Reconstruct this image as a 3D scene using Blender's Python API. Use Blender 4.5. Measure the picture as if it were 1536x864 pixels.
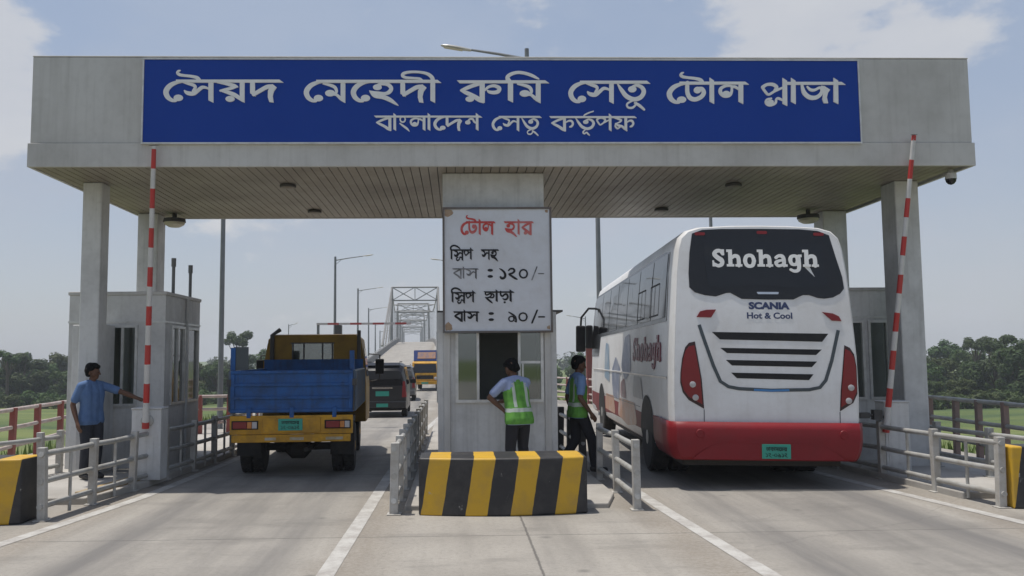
import bpy, bmesh, math, random
from mathutils import Vector, Matrix, Euler
R = math.radians
sc = bpy.context.scene
for o in list(bpy.data.objects): bpy.data.objects.remove(o)
C = bpy.data.collections.new('toll_plaza'); sc.collection.children.link(C)

# ---------------------------------------------------------------- camera, sky, sun, exposure
CAM_H = 1.75
cam = bpy.data.cameras.new('camera'); camo = bpy.data.objects.new('camera', cam); C.objects.link(camo); sc.camera = camo
yaw, pitch, roll = R(1.65), R(4.69), R(-.45)
f = Vector((math.sin(yaw)*math.cos(pitch), math.cos(yaw)*math.cos(pitch), math.sin(pitch)))
r0 = Vector((math.cos(yaw), -math.sin(yaw), 0)); u0 = r0.cross(f)
rr = r0*math.cos(roll)+u0*math.sin(roll); uu = -r0*math.sin(roll)+u0*math.cos(roll)
camo.matrix_world = Matrix(((rr.x, uu.x, -f.x, 0), (rr.y, uu.y, -f.y, 0), (rr.z, uu.z, -f.z, CAM_H), (0, 0, 0, 1)))
cam.sensor_width = 36; cam.lens = 30.0; cam.shift_x = 46/1536
cam.clip_end = 6000; cam.clip_start = .1
SUN_DIR = Vector((-.22, .03, 1)).normalized()                       # towards the sun
elev = math.asin(SUN_DIR.z)
w = bpy.data.worlds.new('World'); sc.world = w; w.use_nodes = True
nt = w.node_tree; nt.nodes.clear(); N = nt.nodes; L = nt.links
out = N.new('ShaderNodeOutputWorld'); bg = N.new('ShaderNodeBackground'); bg.inputs['Strength'].default_value = .12
sky = N.new('ShaderNodeTexSky'); sky.sky_type = 'NISHITA'; sky.sun_disc = False
sky.sun_elevation = elev; sky.sun_rotation = math.atan2(SUN_DIR.x, SUN_DIR.y); sky.air_density = 1.0; sky.dust_density = 1.6; sky.ozone_density = 2.0
tc = N.new('ShaderNodeTexCoord'); mp = N.new('ShaderNodeMapping'); mp.inputs['Scale'].default_value = (1, 1, 2.0); mp.inputs['Location'].default_value = (1.3, .4, .1)
L.new(tc.outputs['Generated'], mp.inputs['Vector'])
def wmath(op, a, b=0.0, c=None):
    n = N.new('ShaderNodeMath'); n.operation = op
    for s_, v_ in zip(n.inputs, (a, b, c)):
        if v_ is None: continue
        if isinstance(v_, (int, float)): s_.default_value = v_
        else: L.new(v_, s_)
    return n.outputs[0]
def wrange(v_, a, b, c=0, d=1):
    n = N.new('ShaderNodeMapRange'); n.interpolation_type = 'SMOOTHSTEP'
    for s_, x_ in zip(n.inputs[1:5], (a, b, c, d)): s_.default_value = x_
    L.new(v_, n.inputs[0]); return n.outputs[0]
def wmix(fac, a, b):
    n = N.new('ShaderNodeMix'); n.data_type = 'RGBA'
    for s_, v_ in ((n.inputs['Factor'], fac), (n.inputs[6], a), (n.inputs[7], b)):
        if isinstance(v_, (int, float)): s_.default_value = v_
        elif isinstance(v_, tuple): s_.default_value = (*v_, 1)
        else: L.new(v_, s_)
    return n.outputs[2]
def wnoise(scale, det, ro):
    n = N.new('ShaderNodeTexNoise'); n.inputs['Scale'].default_value = scale; n.inputs['Detail'].default_value = det; n.inputs['Roughness'].default_value = ro
    L.new(mp.outputs['Vector'], n.inputs['Vector']); return n.outputs['Fac']
sep = N.new('ShaderNodeSeparateXYZ'); L.new(tc.outputs['Generated'], sep.inputs[0]); up = sep.outputs[2]
veil = wmath('MULTIPLY_ADD', wrange(wnoise(3.2, 9, .56), .38, .66), .28, .72)                    # thin high cloud, thinner overhead
veil = wmath('MULTIPLY', veil, wrange(up, .28, .75, 1, .25))
haze_c = wmix(wrange(up, .0, .34), (4.3, 4.5, 4.85), (3.25, 3.85, 4.95))
col = wmix(veil, sky.outputs['Color'], haze_c)
ns = wnoise(9, 10, .6); ns2 = wnoise(4.3, 8, .55)
def bank(az, el, wide):
    d = Vector((math.sin(R(az))*math.cos(R(el)), math.cos(R(az))*math.cos(R(el)), math.sin(R(el))))
    n = N.new('ShaderNodeVectorMath'); n.operation = 'DOT_PRODUCT'; L.new(tc.outputs['Generated'], n.inputs[0]); n.inputs[1].default_value = d
    return wrange(n.outputs['Value'], math.cos(R(wide)), math.cos(R(wide*.15)))
bk = wmath('MAXIMUM', wmath('MAXIMUM', bank(25, 19.5, 10), bank(-31, 16, 8)), wmath('MAXIMUM', bank(60, 20, 26), bank(-75, 25, 30)))
cum = wrange(wmath('ADD', wmath('ADD', wmath('MULTIPLY', bk, .34), wmath('MULTIPLY', ns, .95)), wmath('MULTIPLY', ns2, .55)), .86, 1.04)
col = wmix(wmath('MULTIPLY', cum, .72), col, wmix(ns, (4.6, 4.75, 5.15), (6.0, 5.95, 5.9)))
bg_in = col
L.new(bg_in, bg.inputs['Color']); L.new(bg.outputs[0], out.inputs['Surface'])
sl = bpy.data.lights.new('sun', 'SUN'); sl.energy = 4.0; sl.angle = R(.8); sl.color = (1, .95, .88)
so = bpy.data.objects.new('sun', sl); C.objects.link(so); so.rotation_euler = (-SUN_DIR).to_track_quat('-Z', 'Y').to_euler()
sc.view_settings.view_transform = 'Standard'; sc.view_settings.look = 'None'; sc.view_settings.gamma = 1; sc.view_settings.use_curve_mapping = False
sc.view_settings.exposure = 0.0
sc.cycles.volume_bounces = 0; sc.cycles.max_bounces = 8; sc.cycles.transparent_max_bounces = 16

# ---------------------------------------------------------------- materials
def node_mat(name):
    m = bpy.data.materials.new(name); m.use_nodes = True
    return m, m.node_tree.nodes, m.node_tree.links, m.node_tree.nodes['Principled BSDF']
def mixrgb(N, L, fac, a, b, mode='MIX'):
    x = N.new('ShaderNodeMix'); x.data_type = 'RGBA'; x.blend_type = mode
    for s, v in ((x.inputs['Factor'], fac), (x.inputs[6], a), (x.inputs[7], b)):
        if isinstance(v, (int, float)): s.default_value = v
        elif isinstance(v, tuple): s.default_value = (*v[:3], 1)
        else: L.new(v, s)
    return x.outputs[2]
def noise(N, L, vec, scale, detail=4, rough=.55):
    n = N.new('ShaderNodeTexNoise'); n.inputs['Scale'].default_value = scale; n.inputs['Detail'].default_value = detail; n.inputs['Roughness'].default_value = rough
    if vec is not None: L.new(vec, n.inputs['Vector'])
    return n.outputs['Fac']
def ramp(N, L, fac, lo, hi):
    r = N.new('ShaderNodeMapRange'); r.inputs[1].default_value = lo; r.inputs[2].default_value = hi; r.clamp = True
    L.new(fac, r.inputs[0]); return r.outputs[0]
def math1(N, L, op, a, b=0.0):
    n = N.new('ShaderNodeMath'); n.operation = op
    for s, v in zip(n.inputs, (a, b)):
        if isinstance(v, (int, float)): s.default_value = v
        else: L.new(v, s)
    return n.outputs[0]
def coord(N, L, scale=(1, 1, 1), kind='Object'):
    t = N.new('ShaderNodeTexCoord'); m = N.new('ShaderNodeMapping'); m.inputs['Scale'].default_value = scale
    L.new(t.outputs[kind], m.inputs['Vector']); return m.outputs['Vector']
def worn(name, col, dirt=None, amount=.5, scale=3.0, rough=.6, metal=0, streak=0.0, bump=.0, spec=.5, chips=None, chip=.66):
    """paint, concrete or metal with patchy dirt, optional rain streaks and chips"""
    m, N, L, p = node_mat(name)
    dirt = dirt or tuple(c*.45 for c in col)
    v = coord(N, L); a = noise(N, L, v, scale, 6, .62)
    c = mixrgb(N, L, math1(N, L, 'MULTIPLY', ramp(N, L, a, .42, .78), amount), col, dirt)
    b = noise(N, L, v, scale*9, 3)
    c = mixrgb(N, L, math1(N, L, 'MULTIPLY', ramp(N, L, b, .5, .8), amount*.35), c, dirt)
    if streak:
        s = noise(N, L, coord(N, L, (7, 7, .35)), 1.6, 5, .6)
        c = mixrgb(N, L, math1(N, L, 'MULTIPLY', ramp(N, L, s, .5, .78), streak), c, dirt)
    if chips:
        k = noise(N, L, v, scale*2.6, 8, .7); c = mixrgb(N, L, ramp(N, L, k, chip, chip+.03), c, chips)
    L.new(c, p.inputs['Base Color'])
    L.new(math1(N, L, 'MULTIPLY_ADD', a, .25), p.inputs['Roughness']); p.inputs['Roughness'].links[0].from_node.inputs[2].default_value = rough-.12
    p.inputs['Metallic'].default_value = metal; p.inputs['Specular IOR Level'].default_value = spec
    if bump:
        q = N.new('ShaderNodeBump'); q.inputs['Strength'].default_value = bump; q.inputs['Distance'].default_value = .01
        L.new(noise(N, L, v, 60, 4), q.inputs['Height']); L.new(q.outputs[0], p.inputs['Normal'])
    return m
def glass(name, tint=(.75, .85, .82), gl=.16):
    m, N, L, p = node_mat(name); N.remove(p)
    t = N.new('ShaderNodeBsdfTransparent'); t.inputs['Color'].default_value = (*tint, 1)
    g = N.new('ShaderNodeBsdfGlossy'); g.inputs['Roughness'].default_value = .04; g.inputs['Color'].default_value = (.9, .9, .9, 1)
    x = N.new('ShaderNodeMixShader'); fr = N.new('ShaderNodeFresnel'); fr.inputs['IOR'].default_value = 1.5
    L.new(math1(N, L, 'ADD', fr.outputs[0], gl), x.inputs[0])
    L.new(t.outputs[0], x.inputs[1]); L.new(g.outputs[0], x.inputs[2]); L.new(x.outputs[0], N['Material Output'].inputs['Surface'])
    return m
def bands(name, stops, axis, period, rough=.5, skew=None, dirt=.35, shift=0.0):
    """painted bands along one local axis: stops = [(start 0-1, colour)]"""
    m, N, L, p = node_mat(name)
    t = N.new('ShaderNodeTexCoord'); s = N.new('ShaderNodeSeparateXYZ'); L.new(t.outputs['Object'], s.inputs[0])
    v = s.outputs[axis]
    if skew: v = math1(N, L, 'ADD', v, math1(N, L, 'MULTIPLY', s.outputs[skew[0]], skew[1]))
    if shift: v = math1(N, L, 'ADD', v, shift)
    wob = noise(N, L, coord(N, L), 5, 2)
    v = math1(N, L, 'ADD', v, math1(N, L, 'MULTIPLY', wob, .02))
    fr = math1(N, L, 'FRACT', math1(N, L, 'DIVIDE', v, period))
    r = N.new('ShaderNodeValToRGB'); r.color_ramp.interpolation = 'CONSTANT'; e = r.color_ramp.elements
    e[0].position = 0; e[0].color = (*stops[0][1], 1); e[1].position = stops[1][0]; e[1].color = (*stops[1][1], 1)
    for a, c in stops[2:]:
        x = e.new(a); x.color = (*c, 1)
    L.new(fr, r.inputs['Fac'])
    d = noise(N, L, coord(N, L), 4, 7, .65)
    c = mixrgb(N, L, math1(N, L, 'MULTIPLY', ramp(N, L, d, .45, .8), dirt), r.outputs['Color'], (.12, .11, .1))
    sc_ = noise(N, L, coord(N, L, (1, 1, .5)), 9, 9, .75); c = mixrgb(N, L, ramp(N, L, sc_, .635, .69), c, (.36, .35, .32))
    L.new(c, p.inputs['Base Color']); p.inputs['Roughness'].default_value = rough
    return m
def plain(name, col, rough=.5, metal=0, emit=0, coat=0):
    m, N, L, p = node_mat(name)
    c = mixrgb(N, L, noise(N, L, coord(N, L), 12, 3), tuple(x*.82 for x in col), tuple(min(1, x*1.12) for x in col))
    L.new(c, p.inputs['Base Color']); p.inputs['Roughness'].default_value = rough; p.inputs['Metallic'].default_value = metal
    if coat: p.inputs['Coat Weight'].default_value = coat; p.inputs['Coat Roughness'].default_value = .08
    return m
M = {
 'wall': worn('white_wall_paint', (.6, .6, .585), (.17, .16, .145), .45, 1.6, .7, streak=.35, bump=.05),
 'panel': worn('grey_cladding', (.54, .53, .505), (.25, .235, .21), .45, .9, .6, streak=.3, spec=.3),
 'ceil': worn('ceiling_slats', (.285, .25, .205), (.11, .09, .07), .6, .8, .5),
 'black': worn('black_plastic', (.018, .018, .019), (.045, .043, .04), .4, 6, .6, spec=.2),
 'rubber': worn('tyre_rubber', (.022, .022, .022), (.09, .08, .07), .5, 5, .85),
 'dark_metal': worn('dark_steel', (.05, .05, .05), (.09, .07, .05), .5, 5, .6),
 'galv': worn('galvanised_steel', (.42, .42, .40), (.17, .14, .1), .6, 5, .5, metal=.25),
 'pole': worn('grey_pole_steel', (.2, .21, .215), (.1, .1, .1), .4, 3, .55, metal=.2),
 'rail': worn('silver_rail_paint', (.46, .45, .42), (.2, .16, .11), .7, 4, .5, chips=(.2, .12, .07), chip=.71),
 'alu': worn('aluminium_frame', (.62, .62, .6), (.25, .24, .22), .5, 6, .4, metal=.3),
 'sign_blue': worn('blue_sign_sheet', (.012, .052, .30), (.01, .038, .22), .3, .7, .6, spec=.15),
 'sign_white': worn('white_sign_sheet', (.6, .62, .66), (.36, .33, .3), .45, 1.3, .5),
 'letter': worn('white_letters', (.78, .78, .76), (.55, .55, .54), .4, 3, .6),
 'letter_black': worn('black_letters', (.018, .018, .02), (.09, .09, .1), .3, 2.4, .7, spec=.2),
 'letter_faded': worn('faded_black_letters', (.06, .06, .064), (.36, .36, .38), .95, 5, .6),
 'letter_red': worn('faded_red_letters', (.48, .04, .035), (.52, .3, .28), .7, 3.6, .6),
 'red_rail': worn('red_post_paint', (.26, .06, .048), (.15, .1, .085), .6, 3, .6, chips=(.36, .32, .29), chip=.7),
 'pale_pipe': worn('faded_pink_pipe', (.46, .4, .37), (.27, .14, .11), .7, 4, .55),
 'bark': worn('bark', (.09, .07, .05), (.04, .03, .02), .6, 4, .9),
 'skin': worn('brown_skin', (.125, .063, .038), (.08, .04, .025), .4, 9, .55, spec=.35),
 'hair': worn('black_hair', (.004, .004, .004), (.008, .007, .007), .5, 30, .8, spec=.15),
 'blue_shirt': worn('blue_cotton', (.09, .165, .32), (.055, .105, .22), .6, 11, .85),
 'pale_shirt': worn('pale_blue_cotton', (.27, .33, .5), (.18, .22, .36), .5, 11, .85),
 'mid_shirt': worn('light_blue_cotton', (.16, .26, .45), (.1, .17, .32), .5, 11, .85),
 'trousers': worn('dark_trousers', (.013, .013, .017), (.028, .028, .034), .5, 9, .85),
 'trousers_grey': worn('charcoal_trousers', (.022, .024, .032), (.045, .047, .056), .5, 9, .85),
 'shoe': worn('dark_leather', (.016, .014, .013), (.05, .045, .04), .4, 12, .45),
 'vest': worn('green_vest_mesh', (.2, .5, .075), (.12, .33, .05), .6, 12, .75),
 'tape': worn('silver_tape', (.5, .53, .5), (.35, .38, .36), .5, 15, .4),
 'plate': worn('green_number_plate', (.03, .3, .22), (.02, .2, .15), .4, 12, .45),
 'red_lamp': plain('red_lamp', (.2, .006, .007), .35),
 'amber_lamp': plain('amber_lamp', (.5, .16, .02), .2, coat=.5),
 'clear_lamp': plain('clear_lamp', (.42, .4, .4), .2, coat=.5),
 'chrome': plain('chrome', (.6, .6, .6), .15, 1),
 'tinted': plain('tinted_glass', (.008, .009, .011), .05),
 'frit': plain('black_glass_border', (.008, .008, .009), .22),
 'bus_white': worn('white_bus_paint', (.73, .73, .725), (.42, .38, .33), .45, 1.1, .35, streak=.12),
 'bus_red': worn('red_bus_paint', (.21, .011, .016), (.12, .018, .018), .5, 1.6, .5, spec=.3),
 'navy_text': plain('navy_text', (.03, .045, .12), .4),
 'maroon_text': plain('maroon_text', (.16, .02, .04), .4),
 'trim_grey': plain('grey_trim', (.05, .065, .075), .35),
 'truck_blue': worn('blue_truck_paint', (.022, .1, .3), (.03, .04, .06), .9, 3.2, .55, streak=.55, chips=(.13, .1, .085), chip=.67, spec=.3),
 'truck_yellow': worn('yellow_truck_paint', (.56, .29, .018), (.16, .09, .03), .85, 3.6, .5, streak=.4, chips=(.1, .065, .045), chip=.67, spec=.3),
 'cab_yellow': worn('dark_yellow_cab_paint', (.29, .165, .014), (.1, .065, .02), .7, 2.5, .5, spec=.3),
 'underside': worn('oily_chassis', (.025, .023, .02), (.06, .05, .04), .5, 5, .8),
 'van_black': plain('black_car_paint', (.009, .009, .011), .35, coat=.1),
 'suv_grey': plain('grey_car_paint', (.1, .1, .1), .3, coat=.3),
 'parapet': worn('bridge_concrete', (.2, .195, .185), (.1, .1, .095), .5, 1, .8),
 'truss': worn('bridge_steel_paint', (.25, .245, .235), (.16, .15, .14), .4, .6, .6),
 'cream': worn('cream_lens', (.5, .47, .36), (.3, .27, .2), .5, 8, .35),
 'glass': glass('booth_glass', (.62, .7, .67), .13), 'cab_glass': glass('cab_glass', (.8, .88, .85), .12),
 'interior': worn('booth_interior', (.42, .41, .4), (.25, .25, .24), .5, 2, .8),
 'boom': bands('red_white_bands', [(0, (.56, .55, .53)), (.5, (.45, .03, .025))], 2, .54, dirt=.3),
 'beam': bands('beam_bands', [(0, (.5, .45, .43)), (.5, (.38, .05, .045))], 0, 1.1, dirt=.3),
 'hazard': bands('hazard_stripes', [(0, (.018, .018, .02)), (.52, (.56, .33, .018))], 0, .5, rough=.55, skew=(2, -.16), dirt=.35, shift=.18),
}

# ---------------------------------------------------------------- mesh helpers
class MB:
    """collects shapes and links them as ONE mesh object"""
    def __init__(self): self.v = []; self.f = []
    def add(self, vs, fs):
        k = len(self.v); self.v += [tuple(p) for p in vs]; self.f += [[i+k for i in q] for q in fs]; return self
    def box(self, x0, x1, y0, y1, z0, z1):
        return self.add([(x, y, z) for z in (z0, z1) for y in (y0, y1) for x in (x0, x1)],
                        [(0, 2, 3, 1), (4, 5, 7, 6), (0, 1, 5, 4), (2, 6, 7, 3), (0, 4, 6, 2), (1, 3, 7, 5)])
    def obox(self, c, ax, ay, az):
        """box from a centre and three half-axis vectors"""
        c, ax, ay, az = map(Vector, (c, ax, ay, az))
        return self.add([c+ax*i+ay*j+az*k for k in (-1, 1) for j in (-1, 1) for i in (-1, 1)],
                        [(0, 2, 3, 1), (4, 5, 7, 6), (0, 1, 5, 4), (2, 6, 7, 3), (0, 4, 6, 2), (1, 3, 7, 5)])
    def tube(self, pts, r, n=10, cap=True):
        pts = [Vector(p) for p in pts]; m = len(pts); rs = r if isinstance(r, (list, tuple)) else [r]*m
        ring = []; ref = None
        for k, p in enumerate(pts):
            d = (pts[min(m-1, k+1)]-pts[max(0, k-1)]).normalized()
            if ref is None: ref = Vector((0, 0, 1)) if abs(d.z) < .9 else Vector((1, 0, 0))
            a = (ref-d*ref.dot(d)).normalized(); b = d.cross(a); ref = a
            ring += [p+(a*math.cos(2*math.pi*j/n)+b*math.sin(2*math.pi*j/n))*rs[k] for j in range(n)]
        fs = [(k*n+j, k*n+(j+1) % n, (k+1)*n+(j+1) % n, (k+1)*n+j) for k in range(m-1) for j in range(n)]
        if cap: fs += [tuple(range(n))[::-1], tuple(range((m-1)*n, m*n))]
        return self.add(ring, fs)
    def lathe(self, prof, c=(0, 0, 0), axis='z', n=20):
        """prof = [(radius, height)] turned about an axis through c"""
        vs = []
        for r, h in prof:
            for j in range(n):
                a = 2*math.pi*j/n; p = (r*math.cos(a), r*math.sin(a), h)
                if axis == 'x': p = (p[2], p[0], p[1])
                if axis == 'y': p = (p[0], p[2], p[1])
                vs.append((p[0]+c[0], p[1]+c[1], p[2]+c[2]))
        fs = [(k*n+j, k*n+(j+1) % n, (k+1)*n+(j+1) % n, (k+1)*n+j) for k in range(len(prof)-1) for j in range(n)]
        fs += [tuple(range(n))[::-1], tuple(range((len(prof)-1)*n, len(prof)*n))]
        return self.add(vs, fs)
    def prism(self, poly, d0, d1, plane='xz'):
        """outline extruded along the remaining axis"""
        def pt(a, b, d): return {'xz': (a, d, b), 'yz': (d, a, b), 'xy': (a, b, d)}[plane]
        n = len(poly)
        return self.add([pt(a, b, d0) for a, b in poly]+[pt(a, b, d1) for a, b in poly],
                        [tuple(range(n)), tuple(range(n, 2*n))[::-1]]+[(j, (j+1) % n, n+(j+1) % n, n+j) for j in range(n)])
    def build(self, name, mat, parent=None, bevel=0, smooth_=False, seg=2, mats=None, loc=None):
        me = bpy.data.meshes.new(name); me.from_pydata(self.v, [], self.f)
        bm = bmesh.new(); bm.from_mesh(me); bmesh.ops.recalc_face_normals(bm, faces=bm.faces); bm.to_mesh(me); bm.free()
        me.materials.append(mat)
        o = bpy.data.objects.new(name, me); C.objects.link(o)
        if parent is not None: o.parent = parent
        if loc: o.location = loc
        if smooth_:
            for p in me.polygons: p.use_smooth = True
            me.set_sharp_from_angle(angle=R(35))
        if bevel:
            b = o.modifiers.new('bevel', 'BEVEL'); b.width = bevel; b.segments = seg; b.limit_method = 'ANGLE'; b.angle_limit = R(40)
        return o
def tag(o, label=None, cat=None, group=None, kind=None):
    for k, v in (('label', label), ('category', cat), ('group', group), ('kind', kind)):
        if v: o[k] = v
    return o
def thing(name, label, cat, loc=(0, 0, 0), rz=0, group=None):
    o = bpy.data.objects.new(name, None); C.objects.link(o); o.location = loc; o.rotation_euler = (0, 0, rz); o.empty_display_size = .2
    return tag(o, label, cat, group)
def copy_tree(o, parent=None):
    c = o.copy(); C.objects.link(c)
    if parent is not None: c.parent = parent
    for ch in list(o.children): copy_tree(ch, c)
    return c
def P(x, y, Y):
    """a point of the place at depth Y seen along a direction of the survey sheet (1536 x 864)"""
    d = f*1280+rr*(x-722)-uu*(y-432)
    t = Y/d.y
    return Vector((d.x*t, Y, CAM_H+d.z*t))
def ordinal(k): return ['first', 'second', 'third', 'fourth', 'fifth', 'sixth', 'seventh', 'eighth', 'ninth', 'tenth', 'eleventh', 'twelfth', 'thirteenth', 'fourteenth', 'fifteenth', 'sixteenth', 'seventeenth', 'eighteenth', 'nineteenth', 'twentieth'][k]
def lettering(words, mapf, thick, wt=1.0, n=5):
    """words = [(word, x, y, width, letter height)] on a sheet; mapf(u, v, depth) -> point. Letters stand proud of it."""
    b = MB()
    for word, x, y, wid, hgt in words:
        q, w0 = word_shapes(word, wt, n); s = hgt/190; sx = wid/w0
        for k, p in enumerate(q):
            ds = thick+k*4e-5; m = len(p)
            top = [mapf(x+a*sx, y-c*s, ds) for a, c in p]; bot = [mapf(x+a*sx, y-c*s, .0005) for a, c in p]
            b.add(top+bot, [tuple(range(m))]+[(j, (j+1) % m, m+(j+1) % m, m+j) for j in range(m)])
    return b
def drape(poly, surf, off=.006, step=.12, edge=0.0):
    """an outline (u, v) cut into small facets and laid on a curved surface surf(u, v, off)"""
    bm = bmesh.new(); fc = bm.faces.new([bm.verts.new((u, v, 0)) for u, v in poly])
    bmesh.ops.triangulate(bm, faces=[fc])
    for ax in (0, 1):
        lo = min(p[ax] for p in poly); hi = max(p[ax] for p in poly); k = math.ceil(lo/step+1e-6)
        while k*step < hi-1e-5:
            co = [0, 0, 0]; co[ax] = k*step; no = [0, 0, 0]; no[ax] = 1
            bmesh.ops.bisect_plane(bm, geom=bm.verts[:]+bm.edges[:]+bm.faces[:], plane_co=co, plane_no=no, dist=1e-6); k += 1
    bm.verts.index_update()
    b = MB(); b.add([surf(q.co.x, q.co.y, off) for q in bm.verts], [[q.index for q in fc.verts] for fc in bm.faces])
    if edge:
        be = [e for e in bm.edges if len(e.link_faces) == 1]
        for e in be:
            a, c = e.verts
            b.add([surf(a.co.x, a.co.y, off), surf(c.co.x, c.co.y, off), surf(c.co.x, c.co.y, off-edge), surf(a.co.x, a.co.y, off-edge)], [(0, 1, 2, 3)])
    bm.free(); return b
def arc_pts(cx, cy, r, a0, a1, n=8): return [(cx+r*math.cos(R(a0+(a1-a0)*k/n)), cy+r*math.sin(R(a0+(a1-a0)*k/n))) for k in range(n+1)]
def round_poly(poly, r, n=4):
    o = []; m = len(poly)
    for k in range(m):
        p = Vector(poly[k]); a = (Vector(poly[k-1])-p); c = (Vector(poly[(k+1) % m])-p)
        d = min(r, a.length*.45, c.length*.45); a = p+a.normalized()*d; c = p+c.normalized()*d
        for j in range(n+1):
            t = j/n; o.append(tuple(a*(1-t)**2+p*2*t*(1-t)+c*t*t))
    return o
def text_mesh(body, size, bold=0.0, font_shear=0.0):
    cu = bpy.data.curves.new('t', 'FONT'); cu.body = body; cu.size = size; cu.offset = bold; cu.shear = font_shear; cu.align_x = 'CENTER'; cu.resolution_u = 3
    o = bpy.data.objects.new('t', cu); C.objects.link(o)
    bpy.context.view_layer.update()
    me = bpy.data.meshes.new_from_object(o.evaluated_get(bpy.context.evaluated_depsgraph_get()))
    vs = [v.co.copy() for v in me.vertices]; fs = [list(p.vertices) for p in me.polygons]
    bpy.data.objects.remove(o); bpy.data.curves.remove(cu); bpy.data.meshes.remove(me)
    return vs, fs
# ---------------------------------------------------------------- lettering
# broad-nib letter shapes: 's' strokes of (x, y, width), 'p' polygons, 'e' ellipses (cx, cy, rx, ry);
# y runs down from the head line, the foot of a letter is near 190
def stem(x, top=0, w=44, b=193): return [(x, top), (x+w, top), (x+w, b), (x, b-22)]
def spike(x, b=192): return [(x, -36), (x+41, -10), (x+43, b), (x, b-22)]
TAIL = [(147, 8, 36), (130, -16, 32), (82, -29, 26), (22, -36, 24), (-18, -43, 27), (-36, -58, 27), (-28, -74, 20), (-10, -80, 9)]
E_S = [(168, 14, 22), (115, 22, 32), (58, 50, 44), (25, 97, 49), (36, 143, 45), (70, 172, 34), (106, 178, 26)]
BA_S = [[(178, 26, 28), (110, 45, 34), (45, 72, 30), (6, 84, 8)], [(6, 84, 10), (50, 102, 34), (110, 130, 38), (165, 165, 42), (204, 190, 14)]]
SHO_S = [[(0, 18, 12), (55, 34, 24), (100, 47, 30), (113, 67, 28), (92, 96, 18)],
         [(20, 90, 12), (45, 112, 34), (95, 118, 38), (135, 92, 34), (170, 66, 30), (205, 68, 22), (235, 84, 14)]]
PO_S = [[(10, 44, 34), (45, 22, 28), (95, 22, 32), (124, 46, 32), (108, 68, 20)],
        [(6, 46, 22), (28, 80, 24), (58, 108, 22), (110, 78, 24), (185, 44, 18)]]
DO_P = [[(5, 0), (48, 0), (50, 104), (56, 144), (5, 116)], [(180, 42), (196, 38), (234, 66), (208, 100), (197, 140), (206, 195), (166, 190), (153, 150), (154, 96)]]
DO_S = [[(36, 126, 34), (100, 88, 36), (150, 62, 38), (196, 56, 34)]]
TO_S = [[(10, 20, 10), (52, 80, 36), (98, 132, 42), (166, 158, 40), (228, 140, 42), (257, 95, 44), (238, 56, 36), (190, 38, 26), (152, 50, 20)]]
LO_S = [[(176, 64, 16), (150, 40, 20), (124, 42, 20), (116, 76, 24), (100, 116, 24), (60, 128, 24), (22, 108, 24), (12, 72, 24), (30, 42, 22), (66, 33, 20), (96, 44, 14)]]
HO_S = [[(0, 18, 12), (55, 34, 24), (100, 47, 30), (113, 67, 28), (92, 96, 18)],
         [(20, 90, 12), (45, 112, 34), (95, 118, 38), (135, 92, 34), (170, 66, 30), (205, 68, 22), (235, 84, 14)]]
PO_S = [[(10, 44, 34), (45, 22, 28), (95, 22, 32), (124, 46, 32), (108, 68, 20)],
        [(6, 46, 22), (28, 80, 24), (58, 108, 22), (110, 78, 24), (185, 44, 18)]]
DO_P = [[(5, 0), (48, 0), (50, 104), (56, 144), (5, 116)], [(180, 42), (196, 38), (234, 66), (208, 100), (197, 140), (206, 195), (166, 190), (153, 150), (154, 96)]]
DO_S = [[(36, 126, 34), (100, 88, 36), (150, 62, 38), (196, 56, 34)]]
TO_S = [[(10, 20, 10), (52, 80, 36), (98, 132, 42), (166, 158, 40), (228, 140, 42), (257, 95, 44), (238, 56, 36), (190, 38, 26), (152, 50, 20)]]
LO_S = [[(176, 64, 20), (142, 44, 26), (114, 46, 22)], [(124, 38, 14), (66, 36, 24), (24, 58, 32), (20, 94, 34), (52, 122, 32), (96, 118, 30), (114, 84, 24), (116, 50, 18)]]
HO_S = [[(70, 46, 24), (110, 32, 28), (160, 38, 34), (190, 68, 36), (176, 100, 36), (138, 116, 28), (80, 110, 24), (30, 102, 18), (2, 92, 6)],
        [(8, 98, 12), (50, 128, 46), (120, 144, 42), (180, 170, 38), (225, 200, 22), (252, 218, 5)], [(108, 8, 24), (122, 36, 24)]]
HOOK = [(208, 84, 20), (244, 54, 24), (290, 46, 28), (328, 66, 36), (320, 94, 36), (284, 104, 32), (246, 98, 26), (228, 82, 10)]
KHOOK = [(206, 78, 18), (244, 58, 26), (284, 60, 32), (304, 92, 34), (288, 124, 34), (262, 134, 24)]
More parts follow.
